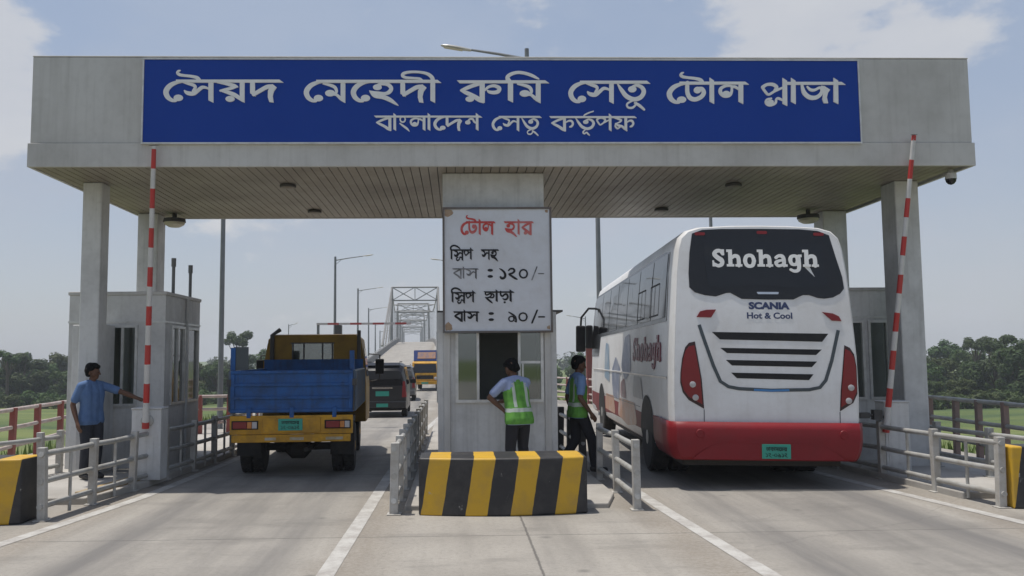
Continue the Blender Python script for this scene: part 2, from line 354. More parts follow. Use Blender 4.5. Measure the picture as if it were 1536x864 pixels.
G = {
 'e': dict(s=[E_S], e=[(128, 154, 42, 29)], a=158),
 'tail': dict(s=[TAIL], a=0),
 'so': dict(s=SHO_S, p=[stem(222, w=46, b=197)], a=288),
 'yo': dict(s=[[(5, 22, 12), (85, 34, 28), (150, 52, 36), (180, 60, 16)], [(176, 60, 14), (110, 78, 28), (36, 94, 18)], [(32, 92, 10), (110, 112, 34), (170, 138, 38), (226, 180, 24)]],
        p=[stem(198, b=197)], e=[(118, 164, 41, 26)], a=280),
 'do': dict(s=DO_S, p=DO_P, a=262),
 'mo': dict(s=[[(5, 30, 12), (65, 42, 26), (108, 60, 30), (124, 90, 28), (120, 118, 18)], [(75, 122, 28), (120, 124, 24), (160, 157, 30), (196, 186, 14)]],
        e=[(70, 112, 46, 29)], p=[stem(158, b=197)], a=245),
 'ho': dict(s=HO_S, e=[(72, 62, 40, 26)], a=262),
 'ii': dict(s=[[(22, 14, 44), (16, -20, 36), (-20, -50, 28), (-80, -65, 22), (-160, -68, 22), (-220, -58, 26), (-238, -38, 28), (-210, -20, 24), (-150, -15, 20), (-90, -10, 20), (-62, 8, 14)]],
        p=[stem(0, w=45, b=197)], a=70),
 'i': dict(s=[[(14, 12, 44), (-2, -25, 36), (25, -52, 32), (80, -68, 28), (140, -62, 28), (200, -42, 28), (245, -18, 18), (262, -10, 6)]], p=[stem(0, w=47, b=190)], a=72),
 'bo': dict(s=BA_S, p=[stem(165, w=47)], a=232),
 'ro': dict(s=BA_S, p=[stem(165, w=47)], e=[(86, 160, 38, 25)], a=232),
 'ru': dict(s=BA_S+[HOOK], p=[stem(165, w=47)], e=[(86, 160, 38, 25)], a=398),
 'to': dict(s=TO_S, e=[(150, 72, 42, 28)], a=292),
 'u': dict(s=[[(-108, 160, 18), (-150, 174, 17), (-190, 198, 19), (-182, 226, 17), (-142, 230, 20), (-112, 206, 20), (-104, 182, 14)], [(-120, 188, 16), (-80, 208, 26), (-30, 246, 18)]], a=0),
 'rri': dict(s=[[(-150, 172, 18), (-180, 200, 24), (-160, 222, 22), (-132, 206, 22), (-110, 226, 24), (-86, 246, 10)]], a=0),
 'reph': dict(s=[[(-175, 6, 12), (-162, -14, 22), (-112, -40, 22), (-38, -64, 17)]], a=0),
 'tto': dict(s=[[(19, 8, 36), (19, 90, 38), (42, 138, 40), (86, 152, 40), (136, 130, 40), (158, 95, 40), (144, 62, 34), (112, 58, 28)]], e=[(105, 72, 34, 30)], a=205),
 'aa': dict(p=[spike(0)], a=75),
 'lo': dict(s=LO_S, e=[(68, 100, 32, 22)], p=[stem(170)], a=236),
 'po': dict(s=PO_S, p=[spike(170)], a=240),
 'plo': dict(s=PO_S+[[(178, 160, 16), (140, 142, 24), (122, 148, 20), (112, 184, 24), (66, 200, 26), (38, 180, 26), (44, 152, 20), (80, 142, 16)]], e=[(74, 172, 28, 20)], p=[[(170, -36), (211, -10), (213, 208), (170, 188)]], a=240),
 'slo': dict(s=SHO_S+[[(232, 160, 16), (192, 142, 24), (172, 148, 20), (162, 184, 24), (112, 200, 26), (84, 180, 26), (90, 156, 20), (130, 146, 16)]], p=[stem(222, w=46, b=210)], a=284),
 'jo': dict(s=[[(16, 24, 22), (34, 90, 38), (75, 130, 40), (125, 136, 38), (166, 112, 34), (182, 74, 28), (164, 50, 24), (120, 70, 24), (85, 66, 26), (56, 36, 12)]],
        p=[[(172, 32), (200, 36), (252, 68), (232, 95), (222, 135), (234, 184), (196, 184), (182, 150), (190, 95), (172, 66)]], a=275),
 'ng': dict(s=[[(86, 45, 22), (76, 18, 22), (52, 10, 22), (26, 20, 22), (18, 45, 22), (28, 70, 22), (52, 80, 22), (76, 70, 22), (86, 44, 22)], [(15, 98, 18), (60, 130, 30), (110, 166, 30), (142, 200, 8)]], a=142),
 'sho': dict(s=[[(46, 66, 28), (70, 42, 28), (105, 44, 30), (122, 72, 30), (140, 88, 24), (162, 96, 12)]], e=[(40, 86, 40, 28)], p=[spike(142)], a=206),
 'ko': dict(s=BA_S+[KHOOK], p=[stem(165, w=47)], a=330),
 'kkho': dict(s=[[(8, 22, 12), (60, 34, 26), (104, 52, 30), (70, 80, 22), (18, 94, 10)], [(26, 92, 16), (22, 128, 24), (52, 156, 24), (88, 140, 18)], [(18, 92, 10), (62, 118, 34), (110, 128, 32), (150, 158, 34), (186, 188, 14)], [(180, 78, 18), (214, 58, 26), (250, 60, 32), (268, 92, 34), (252, 122, 34), (228, 132, 24)]],
        p=[stem(143)], a=290),
 'chho': dict(s=[[(26, 10, 22), (14, 44, 26), (40, 66, 24), (86, 48, 24), (120, 44, 26), (132, 70, 26), (104, 98, 24), (58, 114, 22), (8, 104, 10)], [(8, 104, 10), (58, 140, 30), (124, 186, 28), (158, 214, 8)], [(122, 44, 22), (164, 50, 26), (182, 82, 28), (158, 112, 26), (104, 110, 18)]], a=215),
 'rro': dict(s=[[(24, 5, 30), (26, 60, 30), (58, 86, 30), (104, 56, 30), (144, 54, 32), (166, 94, 34), (146, 136, 32), (104, 146, 28), (68, 130, 16)]], e=[(104, 196, 20, 18)], a=200),
 'd1': dict(s=[[(4, 8, 10), (48, 34, 26), (90, 78, 32), (104, 130, 36), (84, 172, 36), (44, 178, 36), (26, 156, 30)]], a=150),
 'd2': dict(s=[[(8, 44, 20), (40, 14, 26), (88, 16, 30), (106, 52, 32), (72, 90, 30), (16, 106, 24), (62, 140, 32), (124, 182, 30), (160, 198, 10)]], a=185),
 'd0': dict(s=[[(136, 100, 24), (118, 50, 24), (72, 30, 24), (26, 50, 24), (8, 100, 24), (26, 150, 24), (72, 170, 24), (118, 150, 24), (136, 98, 24)]], a=175),
 'd9': dict(s=[[(6, 10, 14), (60, 46, 28), (108, 86, 30), (130, 136, 28), (134, 190, 22)], [(96, 130, 22), (84, 98, 22), (50, 92, 22), (20, 112, 22), (14, 146, 22), (34, 176, 22), (70, 178, 22), (94, 156, 22), (98, 126, 22)], [(134, 188, 22), (110, 176, 18)]], a=175),
 'colon': dict(e=[(22, 40, 22, 24), (22, 150, 22, 24)], a=80),
 'slash': dict(s=[[(10, 210, 24), (90, -20, 24)]], a=115),
 'dash': dict(s=[[(0, 100, 24), (84, 100, 24)]], a=100),
 'sp': dict(a=130, gap=True),
 # Latin slab letters, cap height 190 (foot at 190)
 'S': dict(s=[[(128, 50, 40), (100, 18, 40), (56, 20, 44), (30, 54, 50), (66, 92, 52), (112, 124, 54), (112, 164, 46), (70, 182, 38), (22, 160, 32)]], p=[[(112, 0), (144, 0), (144, 66), (126, 66)], [(4, 122), (22, 122), (38, 190), (4, 190)]], a=168),
 'h': dict(s=[[(60, 100, 30), (92, 74, 40), (132, 82, 44), (142, 120, 46), (142, 178, 46)]], p=[[(22, 2), (68, 2), (68, 180), (22, 180)], [(2, 2), (30, 2), (30, 30), (2, 30)], [(2, 164), (88, 164), (88, 190), (2, 190)], [(102, 164), (182, 164), (182, 190), (102, 190)]], a=192),
 'o': dict(s=[[(128, 126, 46), (112, 80, 42), (76, 66, 38), (40, 80, 42), (24, 126, 46), (40, 172, 42), (76, 186, 38), (112, 172, 42), (128, 124, 46)]], a=164),
 'a': dict(s=[[(26, 92, 34), (60, 70, 34), (100, 76, 42), (116, 110, 44), (116, 176, 44)], [(112, 120, 26), (64, 124, 30), (26, 146, 40), (44, 178, 34), (88, 174, 30), (112, 154, 24)]], p=[[(100, 164), (156, 164), (156, 190), (100, 190)]], a=166),
 'g': dict(s=[[(112, 118, 42), (98, 80, 38), (70, 70, 34), (38, 82, 40), (26, 118, 44), (38, 156, 40), (70, 166, 34), (98, 156, 38), (112, 116, 42)], [(122, 80, 44), (122, 190, 44), (108, 228, 38), (66, 238, 34), (24, 222, 30)]], p=[[(118, 56), (158, 56), (158, 84), (118, 84)]], a=168),
}
WORDS = {
 'soiyod': ['e', 'tail', 'so', 'yo', 'do'], 'mehedi': ['e', 'mo', 'e', 'ho', 'do', 'ii'], 'rumi': ['ru', 'i', 'mo'], 'setu': ['e', 'so', 'to', 'u'],
 'tol': ['e', 'tail', 'tto', 'aa', 'lo'], 'plaza': ['plo', 'aa', 'jo', 'aa'], 'bangladesh': ['bo', 'aa', 'ng', 'lo', 'aa', 'e', 'do', 'sho'],
 'kortripokkho': ['ko', 'to', 'rri', 'reph', 'po', 'kkho'], 'har': ['ho', 'aa', 'ro'], 'slip': ['i', 'slo', 'po'], 'soho': ['so', 'ho'],
 'bas': ['bo', 'aa', 'so'], 'chhara': ['chho', 'aa', 'rro', 'aa'], 'n120': ['d1', 'd2', 'd0'], 'n90': ['d9', 'd0'], 'slashdash': ['slash', 'dash'], 'colon': ['colon'],
 'Shohagh': list('Shohagh'), 'plate_top': ['tto', 'aa', 'ko', 'aa', 'mo', 'e', 'tto', 'ro'], 'plate_bottom': ['d1', 'd2', 'dash', 'd0', 'd9', 'd1', 'd2'],
}
NOHEAD = {'n120', 'n90', 'slashdash', 'colon', 'Shohagh', 'plate_bottom'}
def smooth(pts, n=5):
    out = []
    P = [pts[0]] + list(pts) + [pts[-1]]
    for k in range(1, len(P)-2):
        p0, p1, p2, p3 = P[k-1], P[k], P[k+1], P[k+2]
        for j in range(n):
            t = j/n
            out.append(tuple(.5*(2*b + (c-a)*t + (2*a-5*b+4*c-d)*t*t + (3*b-a-3*c+d)*t**3) for a, b, c, d in zip(p0, p1, p2, p3)))
    out.append(tuple(pts[-1]))
    return out
def word_shapes(word, wt=1.0, n=5):
    """-> (list of closed outlines, width); an outline is a list of quads / n-gons laid one just above the other"""
    quads = []; x = 0; start = None
    gl = WORDS[word]
    def ribbon(pts):
        pts = smooth(pts, n) if len(pts) > 2 else pts
        L = []; R = []
        for k, (px, py, w) in enumerate(pts):
            a = pts[max(0, k-1)]; b = pts[min(len(pts)-1, k+1)]
            dx, dy = b[0]-a[0], b[1]-a[1]; d = math.hypot(dx, dy) or 1
            w = w*wt*.5
            L.append((px-dy/d*w, py+dx/d*w)); R.append((px+dy/d*w, py-dx/d*w))
        for k in range(len(pts)-1): quads.append([L[k], L[k+1], R[k+1], R[k]])
        for (c, w) in ((pts[0], pts[0][2]), (pts[-1], pts[-1][2])):
            if w > 15: ell(c[0], c[1], w*wt*.48, w*wt*.48, 10)
    def ell(cx, cy, rx, ry, m=16):
        quads.append([(cx+rx*math.cos(2*math.pi*j/m), cy+ry*math.sin(2*math.pi*j/m)) for j in range(m)])
    for g in gl:
        d = G[g]
        for s in d.get('s', ()): ribbon([(x+a, b, c) for a, b, c in s])
        for p in d.get('p', ()):
            if wt < 1:
                cx = (min(q[0] for q in p)+max(q[0] for q in p))/2
                p = [(cx+(a-cx)*wt, b) for a, b in p]
            quads.append([(x+a, b) for a, b in p])
        for (a, b, c, e) in d.get('e', ()): ell(x+a, b, c*(.4+.6*wt), e*(.4+.6*wt))
        x += d['a']
    if word not in NOHEAD:
        x0 = 110 if gl[0] == 'e' else (-20)
        if gl[0] in ('po', 'plo'): x0 = 172
        h = 27*(wt if wt < 1 else 1)
        quads.append([(x0, 0), (x-8, 0), (x+26, h), (x0+(24 if gl[0] != 'e' else 0), h)])
    return quads, x
# ---------------------------------------------------------------- the setting
def lerp_table(t, y):
    if y <= t[0][0]: return t[0][1:]
    for a, b in zip(t, t[1:]):
        if y <= b[0]:
            k = (y-a[0])/(b[0]-a[0]); return tuple(p+(q-p)*k for p, q in zip(a[1:], b[1:]))
    return t[-1][1:]
ROAD = [(-40, -14, 16, 0), (6, -9.5, 11, 0), (11, -8.3, 9.4, 0), (18, -8.1, 8.9, 0), (22, -7.4, 8.6, -.10), (30, -7.8, 7.6, -.27), (38, -8.2, 6.6, -.36), (60, -9.9, -.2, -.42), (75, -10.6, -1.2, -.2), (90, -10.5, -1.6, .35),
        (120, -11.3, -2.6, 2.0), (150, -11.9, -3.3, 3.8), (172, -12.6, -4.2, 4.85), (186, -13.2, -4.9, 5.35), (200, -13.9, -5.6, 5.6), (240, -16.4, -8.2, 6.0), (320, -20.8, -12.6, 6.9), (480, -29.2, -21, 7.4), (640, -37.6, -29.4, 5), (900, -51, -43, -3)]
def smoothstep(t): t = max(0, min(1, t)); return t*t*(3-2*t)
def ground_z(x, y):
    l, r, z = lerp_table(ROAD, y)
    d = max(l-x, x-r, 0)
    bump = .25*math.sin(x*.13+1)*math.sin(y*.11)
    return (z-.10)*(1-smoothstep(d/8.5))+(-3.6+bump)*smoothstep(d/8.5)
xs = sorted(set([-2500, -1500, -900, -600, -400, -280]+list(range(-200, -40, 10))+[x*.5*2 for x in range(-40, 42)]+list(range(42, 202, 10))+[280, 400, 600, 900, 1500, 2500]))
ys = sorted(set([-600, -200, -100, -60]+list(range(-40, 60, 2))+list(range(60, 240, 5))+list(range(240, 440, 20))+[500, 600, 800, 1000, 1400, 2000, 3000]))
tb = MB(); nx = len(xs)
tb.add([(x, y, ground_z(x, y)) for y in ys for x in xs], [(j*nx+i, j*nx+i+1, (j+1)*nx+i+1, (j+1)*nx+i) for j in range(len(ys)-1) for i in range(nx-1)])
m, N, L, p = node_mat('field_grass')
v = coord(N, L); a = noise(N, L, coord(N, L, (.02, .09, 1)), 1.6, 5, .6)
c = mixrgb(N, L, ramp(N, L, a, .4, .6), (.09, .13, .026), (.17, .2, .05)); c = mixrgb(N, L, ramp(N, L, noise(N, L, coord(N, L, (.03, .16, 1)), 1.1, 4), .52, .66), c, (.045, .085, .022))
c = mixrgb(N, L, math1(N, L, 'MULTIPLY', noise(N, L, v, 1.8, 7, .7), .5), c, (.06, .085, .022))
L.new(c, p.inputs['Base Color']); p.inputs['Roughness'].default_value = .9
q = N.new('ShaderNodeBump'); q.inputs['Strength'].default_value = .8; q.inputs['Distance'].default_value = .15; L.new(noise(N, L, v, 4, 6, .7), q.inputs['Height']); L.new(q.outputs[0], p.inputs['Normal'])
tag(tb.build('ground', m, smooth_=True), kind='structure')

# concrete carriageway, one sheet from behind the camera over the bridge
m, N, L, p = node_mat('concrete_road')
v = coord(N, L); s = N.new('ShaderNodeSeparateXYZ'); L.new(v, s.inputs[0])
a = noise(N, L, v, .55, 7, .62); b = noise(N, L, coord(N, L, (1.5, .12, 1)), 1.4, 6, .65); g = noise(N, L, v, 22, 6, .8); pt = noise(N, L, coord(N, L, (.5, 1.3, 1)), 1.1, 8, .68)
c = mixrgb(N, L, ramp(N, L, a, .3, .72), (.37, .346, .305), (.255, .237, .208))
c = mixrgb(N, L, math1(N, L, 'MULTIPLY', ramp(N, L, b, .46, .74), .55), c, (.185, .172, .152))
def lane_dark(cx, hw, amt):
    d = math1(N, L, 'ABSOLUTE', math1(N, L, 'ADD', s.outputs[0], -cx)); k = math1(N, L, 'SUBTRACT', 1, ramp(N, L, d, hw*.25, hw))
    return math1(N, L, 'MULTIPLY', math1(N, L, 'MULTIPLY', k, amt), ramp(N, L, b, .25, .65))
for cx, hw, amt in ((-2.6, 1.3, .45), (4.0, 1.5, .5), (-3.3, .34, .75), (-1.75, .34, .75), (3.1, .42, .8), (4.95, .42, .8), (.75, .5, .25)): c = mixrgb(N, L, lane_dark(cx, hw, amt), c, (.13, .125, .12))
c = mixrgb(N, L, math1(N, L, 'MULTIPLY', ramp(N, L, pt, .53, .72), .75), c, (.15, .142, .128))
c = mixrgb(N, L, math1(N, L, 'MULTIPLY', ramp(N, L, g, .48, .7), .5), c, (.16, .148, .13))
for cx in (-4.25, -.9, 2.2, 5.75):                                     # grit and dust washed against the kerbs
    d = math1(N, L, 'ABSOLUTE', math1(N, L, 'ADD', math1(N, L, 'ADD', s.outputs[0], -cx), math1(N, L, 'MULTIPLY', math1(N, L, 'ADD', a, -.5), .8)))
    c = mixrgb(N, L, math1(N, L, 'MULTIPLY', math1(N, L, 'SUBTRACT', 1, ramp(N, L, d, .05, .42)), math1(N, L, 'MULTIPLY', ramp(N, L, g, .3, .6), .6)), c, (.2, .165, .125))
spot = N.new('ShaderNodeTexVoronoi'); spot.inputs['Scale'].default_value = 1.3; L.new(v, spot.inputs['Vector'])
sp = math1(N, L, 'MULTIPLY', math1(N, L, 'SUBTRACT', 1, ramp(N, L, math1(N, L, 'ADD', spot.outputs['Distance'], math1(N, L, 'MULTIPLY', g, .05)), .05, .12)), .55)
c = mixrgb(N, L, sp, c, (.1, .095, .09))
wob = math1(N, L, 'MULTIPLY', math1(N, L, 'ADD', noise(N, L, v, 9, 5, .7), -.5), .035)
def joint(axis, pos, half, period=None):
    d = math1(N, L, 'ADD', math1(N, L, 'ADD', s.outputs[axis], wob), -pos)
    if period: d = math1(N, L, 'MULTIPLY', math1(N, L, 'PINGPONG', math1(N, L, 'ADD', d, 200*period), period/2), 1)
    return math1(N, L, 'SUBTRACT', 1, ramp(N, L, math1(N, L, 'ABSOLUTE', d), half*.4, half))
for ax, pos, half, per in ((1, 8.6, .013, 4.6), (0, .69, .016, None)): c = mixrgb(N, L, math1(N, L, 'MULTIPLY', joint(ax, pos, half, per), .75), c, (.075, .07, .065))
cr1 = N.new('ShaderNodeTexVoronoi'); cr1.feature = 'DISTANCE_TO_EDGE'; cr1.inputs['Scale'].default_value = .28
dv = N.new('ShaderNodeVectorMath'); dv.operation = 'MULTIPLY_ADD'; L.new(noise(N, L, v, 2.5, 5, .7), dv.inputs[0]); dv.inputs[1].default_value = (.9, .9, 0); L.new(v, dv.inputs[2]); L.new(dv.outputs[0], cr1.inputs['Vector'])
crk = math1(N, L, 'MULTIPLY', math1(N, L, 'SUBTRACT', 1, ramp(N, L, cr1.outputs['Distance'], .0008, .0028)), .5); crk = math1(N, L, 'MULTIPLY', crk, .45); c = mixrgb(N, L, crk, c, (.09, .085, .08))
L.new(c, p.inputs['Base Color']); p.inputs['Roughness'].default_value = .82
q = N.new('ShaderNodeBump'); q.inputs['Strength'].default_value = .35; q.inputs['Distance'].default_value = .006; L.new(noise(N, L, v, 110, 5, .7), q.inputs['Height']); L.new(q.outputs[0], p.inputs['Normal'])
M['road'] = m
rb = MB(); ry = [-40, -20, 0]+list(range(6, 60, 2))+list(range(60, 260, 5))+[280, 320, 360, 420, 600, 900]
rows = [lerp_table(ROAD, y) for y in ry]
vs = []
for y, (l, r, z) in zip(ry, rows): vs += [(l, y, z-2.5), (l, y, z)]+[(l+(r-l)*k/8, y, z) for k in range(1, 8)]+[(r, y, z), (r, y, z-2.5)]
n = 11; rb.add(vs, [(j*n+i, j*n+i+1, (j+1)*n+i+1, (j+1)*n+i) for j in range(len(ry)-1) for i in range(n-1)])
tag(rb.build('road', m), kind='structure')

# raised islands (low kerbs)
M['island'] = worn('island_concrete', (.40, .38, .345), (.2, .185, .165), .6, 1.3, .8, bump=.3)
def island(name, poly, h):
    b = MB(); b.prism(poly, -.05, h, 'xy'); return tag(b.build(name, M['island'], bevel=.015), kind='structure')
island('left_island', [(-7.4, 10.75), (-4.55, 10.75), (-4.30, 12.2), (-4.12, 15.0), (-4.05, 19), (-4.1, 21), (-7.0, 21)], .085)
island('centre_island', [(-.62, 10.05), (1.75, 10.05), (1.95, 10.8), (1.92, 14), (1.75, 22), (-.6, 24)], .06)
island('right_island', [(6.12, 10.35), (8.4, 10.35), (8.2, 21), (5.75, 21), (5.85, 14)], .085)

b = MB(); b.prism([(-4.80, 11.0), (-4.56, 10.98), (-4.42, 12.3), (-4.66, 12.3)], .05, .12, 'xy'); tag(b.build('kerb', worn('ochre_kerb_paint', (.36, .25, .1), (.3, .28, .25), .8, 5, .8), bevel=.01), kind='structure')
# painted lines: worn white strips
m, N, L, p = node_mat('worn_road_paint')
v = coord(N, L); L.new(mixrgb(N, L, ramp(N, L, noise(N, L, v, 4, 8, .74), .42, .62), (.46, .45, .42), (.32, .30, .275)), p.inputs['Base Color']); p.inputs['Roughness'].default_value = .8
M['paint'] = m
def painted_line(pts, wd):
    b = MB(); vs = []
    for k, (x, y) in enumerate(pts):
        z = lerp_table(ROAD, y)[2]+.004; vs += [(x-wd/2, y, z), (x+wd/2, y, z)]
    b.add(vs, [(2*k, 2*k+1, 2*k+3, 2*k+2) for k in range(len(pts)-1)])
    return tag(b.build('road_marking', M['paint']), kind='structure')
painted_line([(-5.0, 5.5), (-4.42, 8.3), (-4.22, 9.8), (-4.05, 11.2), (-3.98, 13), (-3.9, 16), (-4.1, 22)], .15)
painted_line([(-1.17, 5), (-1.08, 7.1), (-1.05, 10), (-1.03, 13), (-.98, 17), (-.85, 22), (-.6, 30), (-.35, 38)], .15)
painted_line([(2.66, 5), (2.5, 6.9), (2.36, 10), (2.3, 12), (2.25, 15), (2.2, 22)], .15)
painted_line([(6.3, 6), (5.88, 8.8), (5.55, 11.2), (5.35, 13), (5.2, 16), (5.3, 22)], .15)
painted_line([(-9.3, 58), (-10.0, 90), (-10.8, 120), (-11.4, 150), (-12.7, 186)], .18)
painted_line([(-.8, 60), (-2.1, 90), (-3.1, 120), (-3.8, 150), (-5.4, 186)], .18)

# ---------------------------------------------------------------- canopy over the lanes
X0, X1, YF, YB, ZC = -5.91, 7.385, 11.74, 16.2, 4.43
can = thing('toll_canopy', 'wide grey flat canopy on columns spanning both toll lanes', 'canopy', (.7, 14, 0))
can.location = (0, 0, 0)
b = MB(); b.box(X0+.025, X1-.025, YF+.02, YB-.02, 4.757, 5.98); b.build('fascia', M['panel'], can, bevel=.01)
b = MB(); b.box(X0+.02, X1-.02, YF+.014, YB-.014, 5.982, 6.0); b.build('coping', M['panel'], can, bevel=.008)
b = MB(); b.box(X0, X1, YF, YF+.05, ZC-.01, 4.754); b.box(X0, X1, YB-.05, YB, ZC-.01, 4.754); b.box(X0, X0+.05, YF+.053, YB-.053, ZC-.01, 4.754); b.box(X1-.05, X1, YF+.053, YB-.053, ZC-.01, 4.754)
b.build('edge_band', M['panel'], can, bevel=.006)
b = MB(); b.box(X0+.052, X1-.052, YF+.052, YB-.052, 4.50, 4.74); b.build('ceiling_backing', M['dark_metal'], can)
b = MB(); k = X0+.06
while k < X1-.2:
    b.box(k, k+.116, YF+.055, YB-.055, ZC, ZC+.03); k += .127
b.build('ceiling', M['ceil'], can)
def column(x0, x1, y0, y1, z0=0, z1=ZC-.004):
    b = MB(); b.box(x0, x1, y0, y1, z0, z1); return b.build('column', M['wall'], can, bevel=.018)
column(-5.60, -5.31, 12.8, 13.10); column(-5.80, -5.43, 15.55, 15.95)
column(6.755, 7.125, 12.8, 13.25); column(6.80, 7.25, 15.5, 15.92)
column(-.20, 1.27, 12.2, 13.3, 2.43)

# big blue sign on the fascia
SY = YF-.035
c0 = P(217, 88, SY); c1 = P(1291, 214, SY); c2 = P(1291, 93, SY); c3 = P(215, 212.5, SY)
sx0, sx1, sz0, sz1 = c0.x, c1.x, (c1.z+c3.z)/2, (c0.z+c2.z)/2
sg = thing('name_sign', 'long blue sign with white Bengali lettering across the canopy front', 'sign', ((sx0+sx1)/2, SY, sz0)); sg.location = (0, 0, 0)
b = MB(); b.box(sx0, sx1, SY, YF+.018, sz0, sz1); b.build('panel', M['sign_blue'], sg)
b = MB(); t = .022
b.box(sx0-t, sx1+t, SY-.012, YF+.036, sz1+.001, sz1+t); b.box(sx0-t, sx1+t, SY-.012, YF+.036, sz0-t, sz0-.001); b.box(sx0-t, sx0-.001, SY-.012, YF+.036, sz0, sz1); b.box(sx1+.001, sx1+t, SY-.012, YF+.036, sz0, sz1)
b.build('frame', M['alu'], sg)
mapS = lambda u, v, d: P(u, -v, SY)-Vector((0, d, 0))
lettering([('soiyod', 245, -120, 176, 33.4), ('mehedi', 455.5, -120.4, 202, 33.4), ('rumi', 689, -121, 130, 33.2), ('setu', 852, -121.6, 119, 33.4), ('tol', 999.5, -123, 119, 33), ('plaza', 1142, -123.3, 121, 33)], mapS, .012, .92, 6).build('lettering', M['letter'], sg)
lettering([('bangladesh', 563.5, -174, 157, 22.3), ('setu', 737, -174.4, 73, 22.4), ('kortripokkho', 826, -174.8, 126, 22.3)], mapS, .012, .84).build('lettering', M['letter'], sg)

# toll rate board hung on the centre column
TY = 12.02
d0 = P(666.5, 314, TY); d1 = P(826.5, 495.5, TY)
tbd = thing('rate_board', 'white toll rate board with red heading and black Bengali prices on the centre column', 'sign', (0, 0, 0))
b = MB(); b.box(d0.x, d1.x, TY, TY+.05, d1.z, d0.z); b.build('panel', M['sign_white'], tbd)
b = MB(); t = .028
b.box(d0.x-t, d1.x+t, TY-.02, TY+.06, d0.z+.001, d0.z+t); b.box(d0.x-t, d1.x+t, TY-.02, TY+.06, d1.z-t, d1.z-.001); b.box(d0.x-t, d0.x-.001, TY-.02, TY+.06, d1.z, d0.z); b.box(d1.x+.001, d1.x+t, TY-.02, TY+.06, d1.z, d0.z)
b.build('frame', worn('rusty_frame', (.13, .125, .12), (.1, .05, .03), .8, 4, .6), tbd)
for sx in (d0.x+.12, d1.x-.12):
    b = MB(); b.box(sx-.03, sx+.03, TY+.052, 12.198, d0.z-.35, d0.z-.28); b.build('bracket', M['dark_metal'], tbd)
mr, N, L, p = node_mat('rust_patch'); L.new(mixrgb(N, L, noise(N, L, coord(N, L), 30, 5), (.24, .13, .06), (.42, .33, .24)), p.inputs['Base Color'])
b = MB(); rnd = random.Random(4)
for cx, cz, rad in ((d0.x+.05, d1.z+.06, .07), (d0.x+.05, d0.z-.05, .075), (d1.x-.04, d0.z-.03, .03), (d1.x-.03, d1.z+.04, .03)):
    pts = [(min(d1.x-.004, max(d0.x+.004, cx+rad*rnd.uniform(.6, 1.1)*math.cos(a*.5236))), min(d0.z-.004, max(d1.z+.004, cz+rad*rnd.uniform(.6, 1.1)*math.sin(a*.5236)))) for a in range(12)]
    b.add([(x, TY-.002, z) for x, z in pts], [tuple(range(12))])
b.build('rust_stain', mr, tbd)
mapT = lambda u, v, d: P(u, -v, TY)-Vector((0, d, 0))
lettering([('tol', 690.5, -332, 51, 20.8), ('har', 757, -332, 42, 20.6)], mapT, .004, .95, 4).build('lettering', M['letter_red'], tbd)
lettering([('slip', 676, -374, 33, 15.8), ('soho', 722, -374, 25.5, 15.8), ('colon', 731.5, -402, 14, 16), ('n120', 748.5, -402, 46, 16.5), ('slip', 677.5, -438, 35, 16), ('chhara', 727, -437, 43, 16), ('bas', 681, -467, 37, 15.6), ('colon', 733, -467, 14, 15.8), ('n90', 762, -467, 32, 15.8), ('slashdash', 797, -467, 21, 15.8)], mapT, .004, 1.12, 4).build('lettering', M['letter_black'], tbd)
lettering([('bas', 679.5, -402.5, 37, 15.8), ('slashdash', 797, -402, 20, 16)], mapT, .004, .82, 4).build('lettering', M['letter_faded'], tbd)

# ---------------------------------------------------------------- booths
def pierced(b, axis, d0, d1, a0, a1, z0, z1, holes):
    """a wall slab from a0 to a1 with window openings (h0, h1, sill, head) in a row"""
    def bx(p, q, r_, s_):
        if axis == 'y': b.box(p, q, d0, d1, r_, s_)
        else: b.box(d0, d1, p, q, r_, s_)
    cur = a0
    for h0, h1, sl_, hd in sorted(holes):
        bx(cur, h0, z0, z1); bx(h0, h1, z0, sl_); bx(h0, h1, hd, z1); cur = h1
    bx(cur, a1, z0, z1)
def window(parent, axis, pos, a0, a1, z0, z1, mull=(), out=-1, open_span=None, gl='glass'):
    fr = MB(); t = .04
    def bx(b, p, q, r_, s_, lo=-.03, hi=.05):
        lo, hi = (pos+lo, pos+hi) if out < 0 else (pos-hi, pos-lo)
        if axis == 'y': b.box(p, q, lo, hi, r_, s_)
        else: b.box(lo, hi, p, q, r_, s_)
    bx(fr, a0, a1, z0, z0+t); bx(fr, a0, a1, z1-t, z1); bx(fr, a0, a0+t, z0+t, z1-t); bx(fr, a1-t, a1, z0+t, z1-t)
    for q in mull: bx(fr, q-.018, q+.018, z0+t, z1-t, -.02, .04)
    wd = fr.build('window', M['alu'], parent)
    pn = MB(); ed = [a0+t]+list(mull)+[a1-t]
    for p_, q_ in zip(ed, ed[1:]):
        if open_span and p_ >= open_span[0]-.05 and q_ <= open_span[1]+.05: continue
        bx(pn, p_, q_, z0+t, z1-t, .012, .02)
    pn.build('pane', M[gl], wd)
    return wd
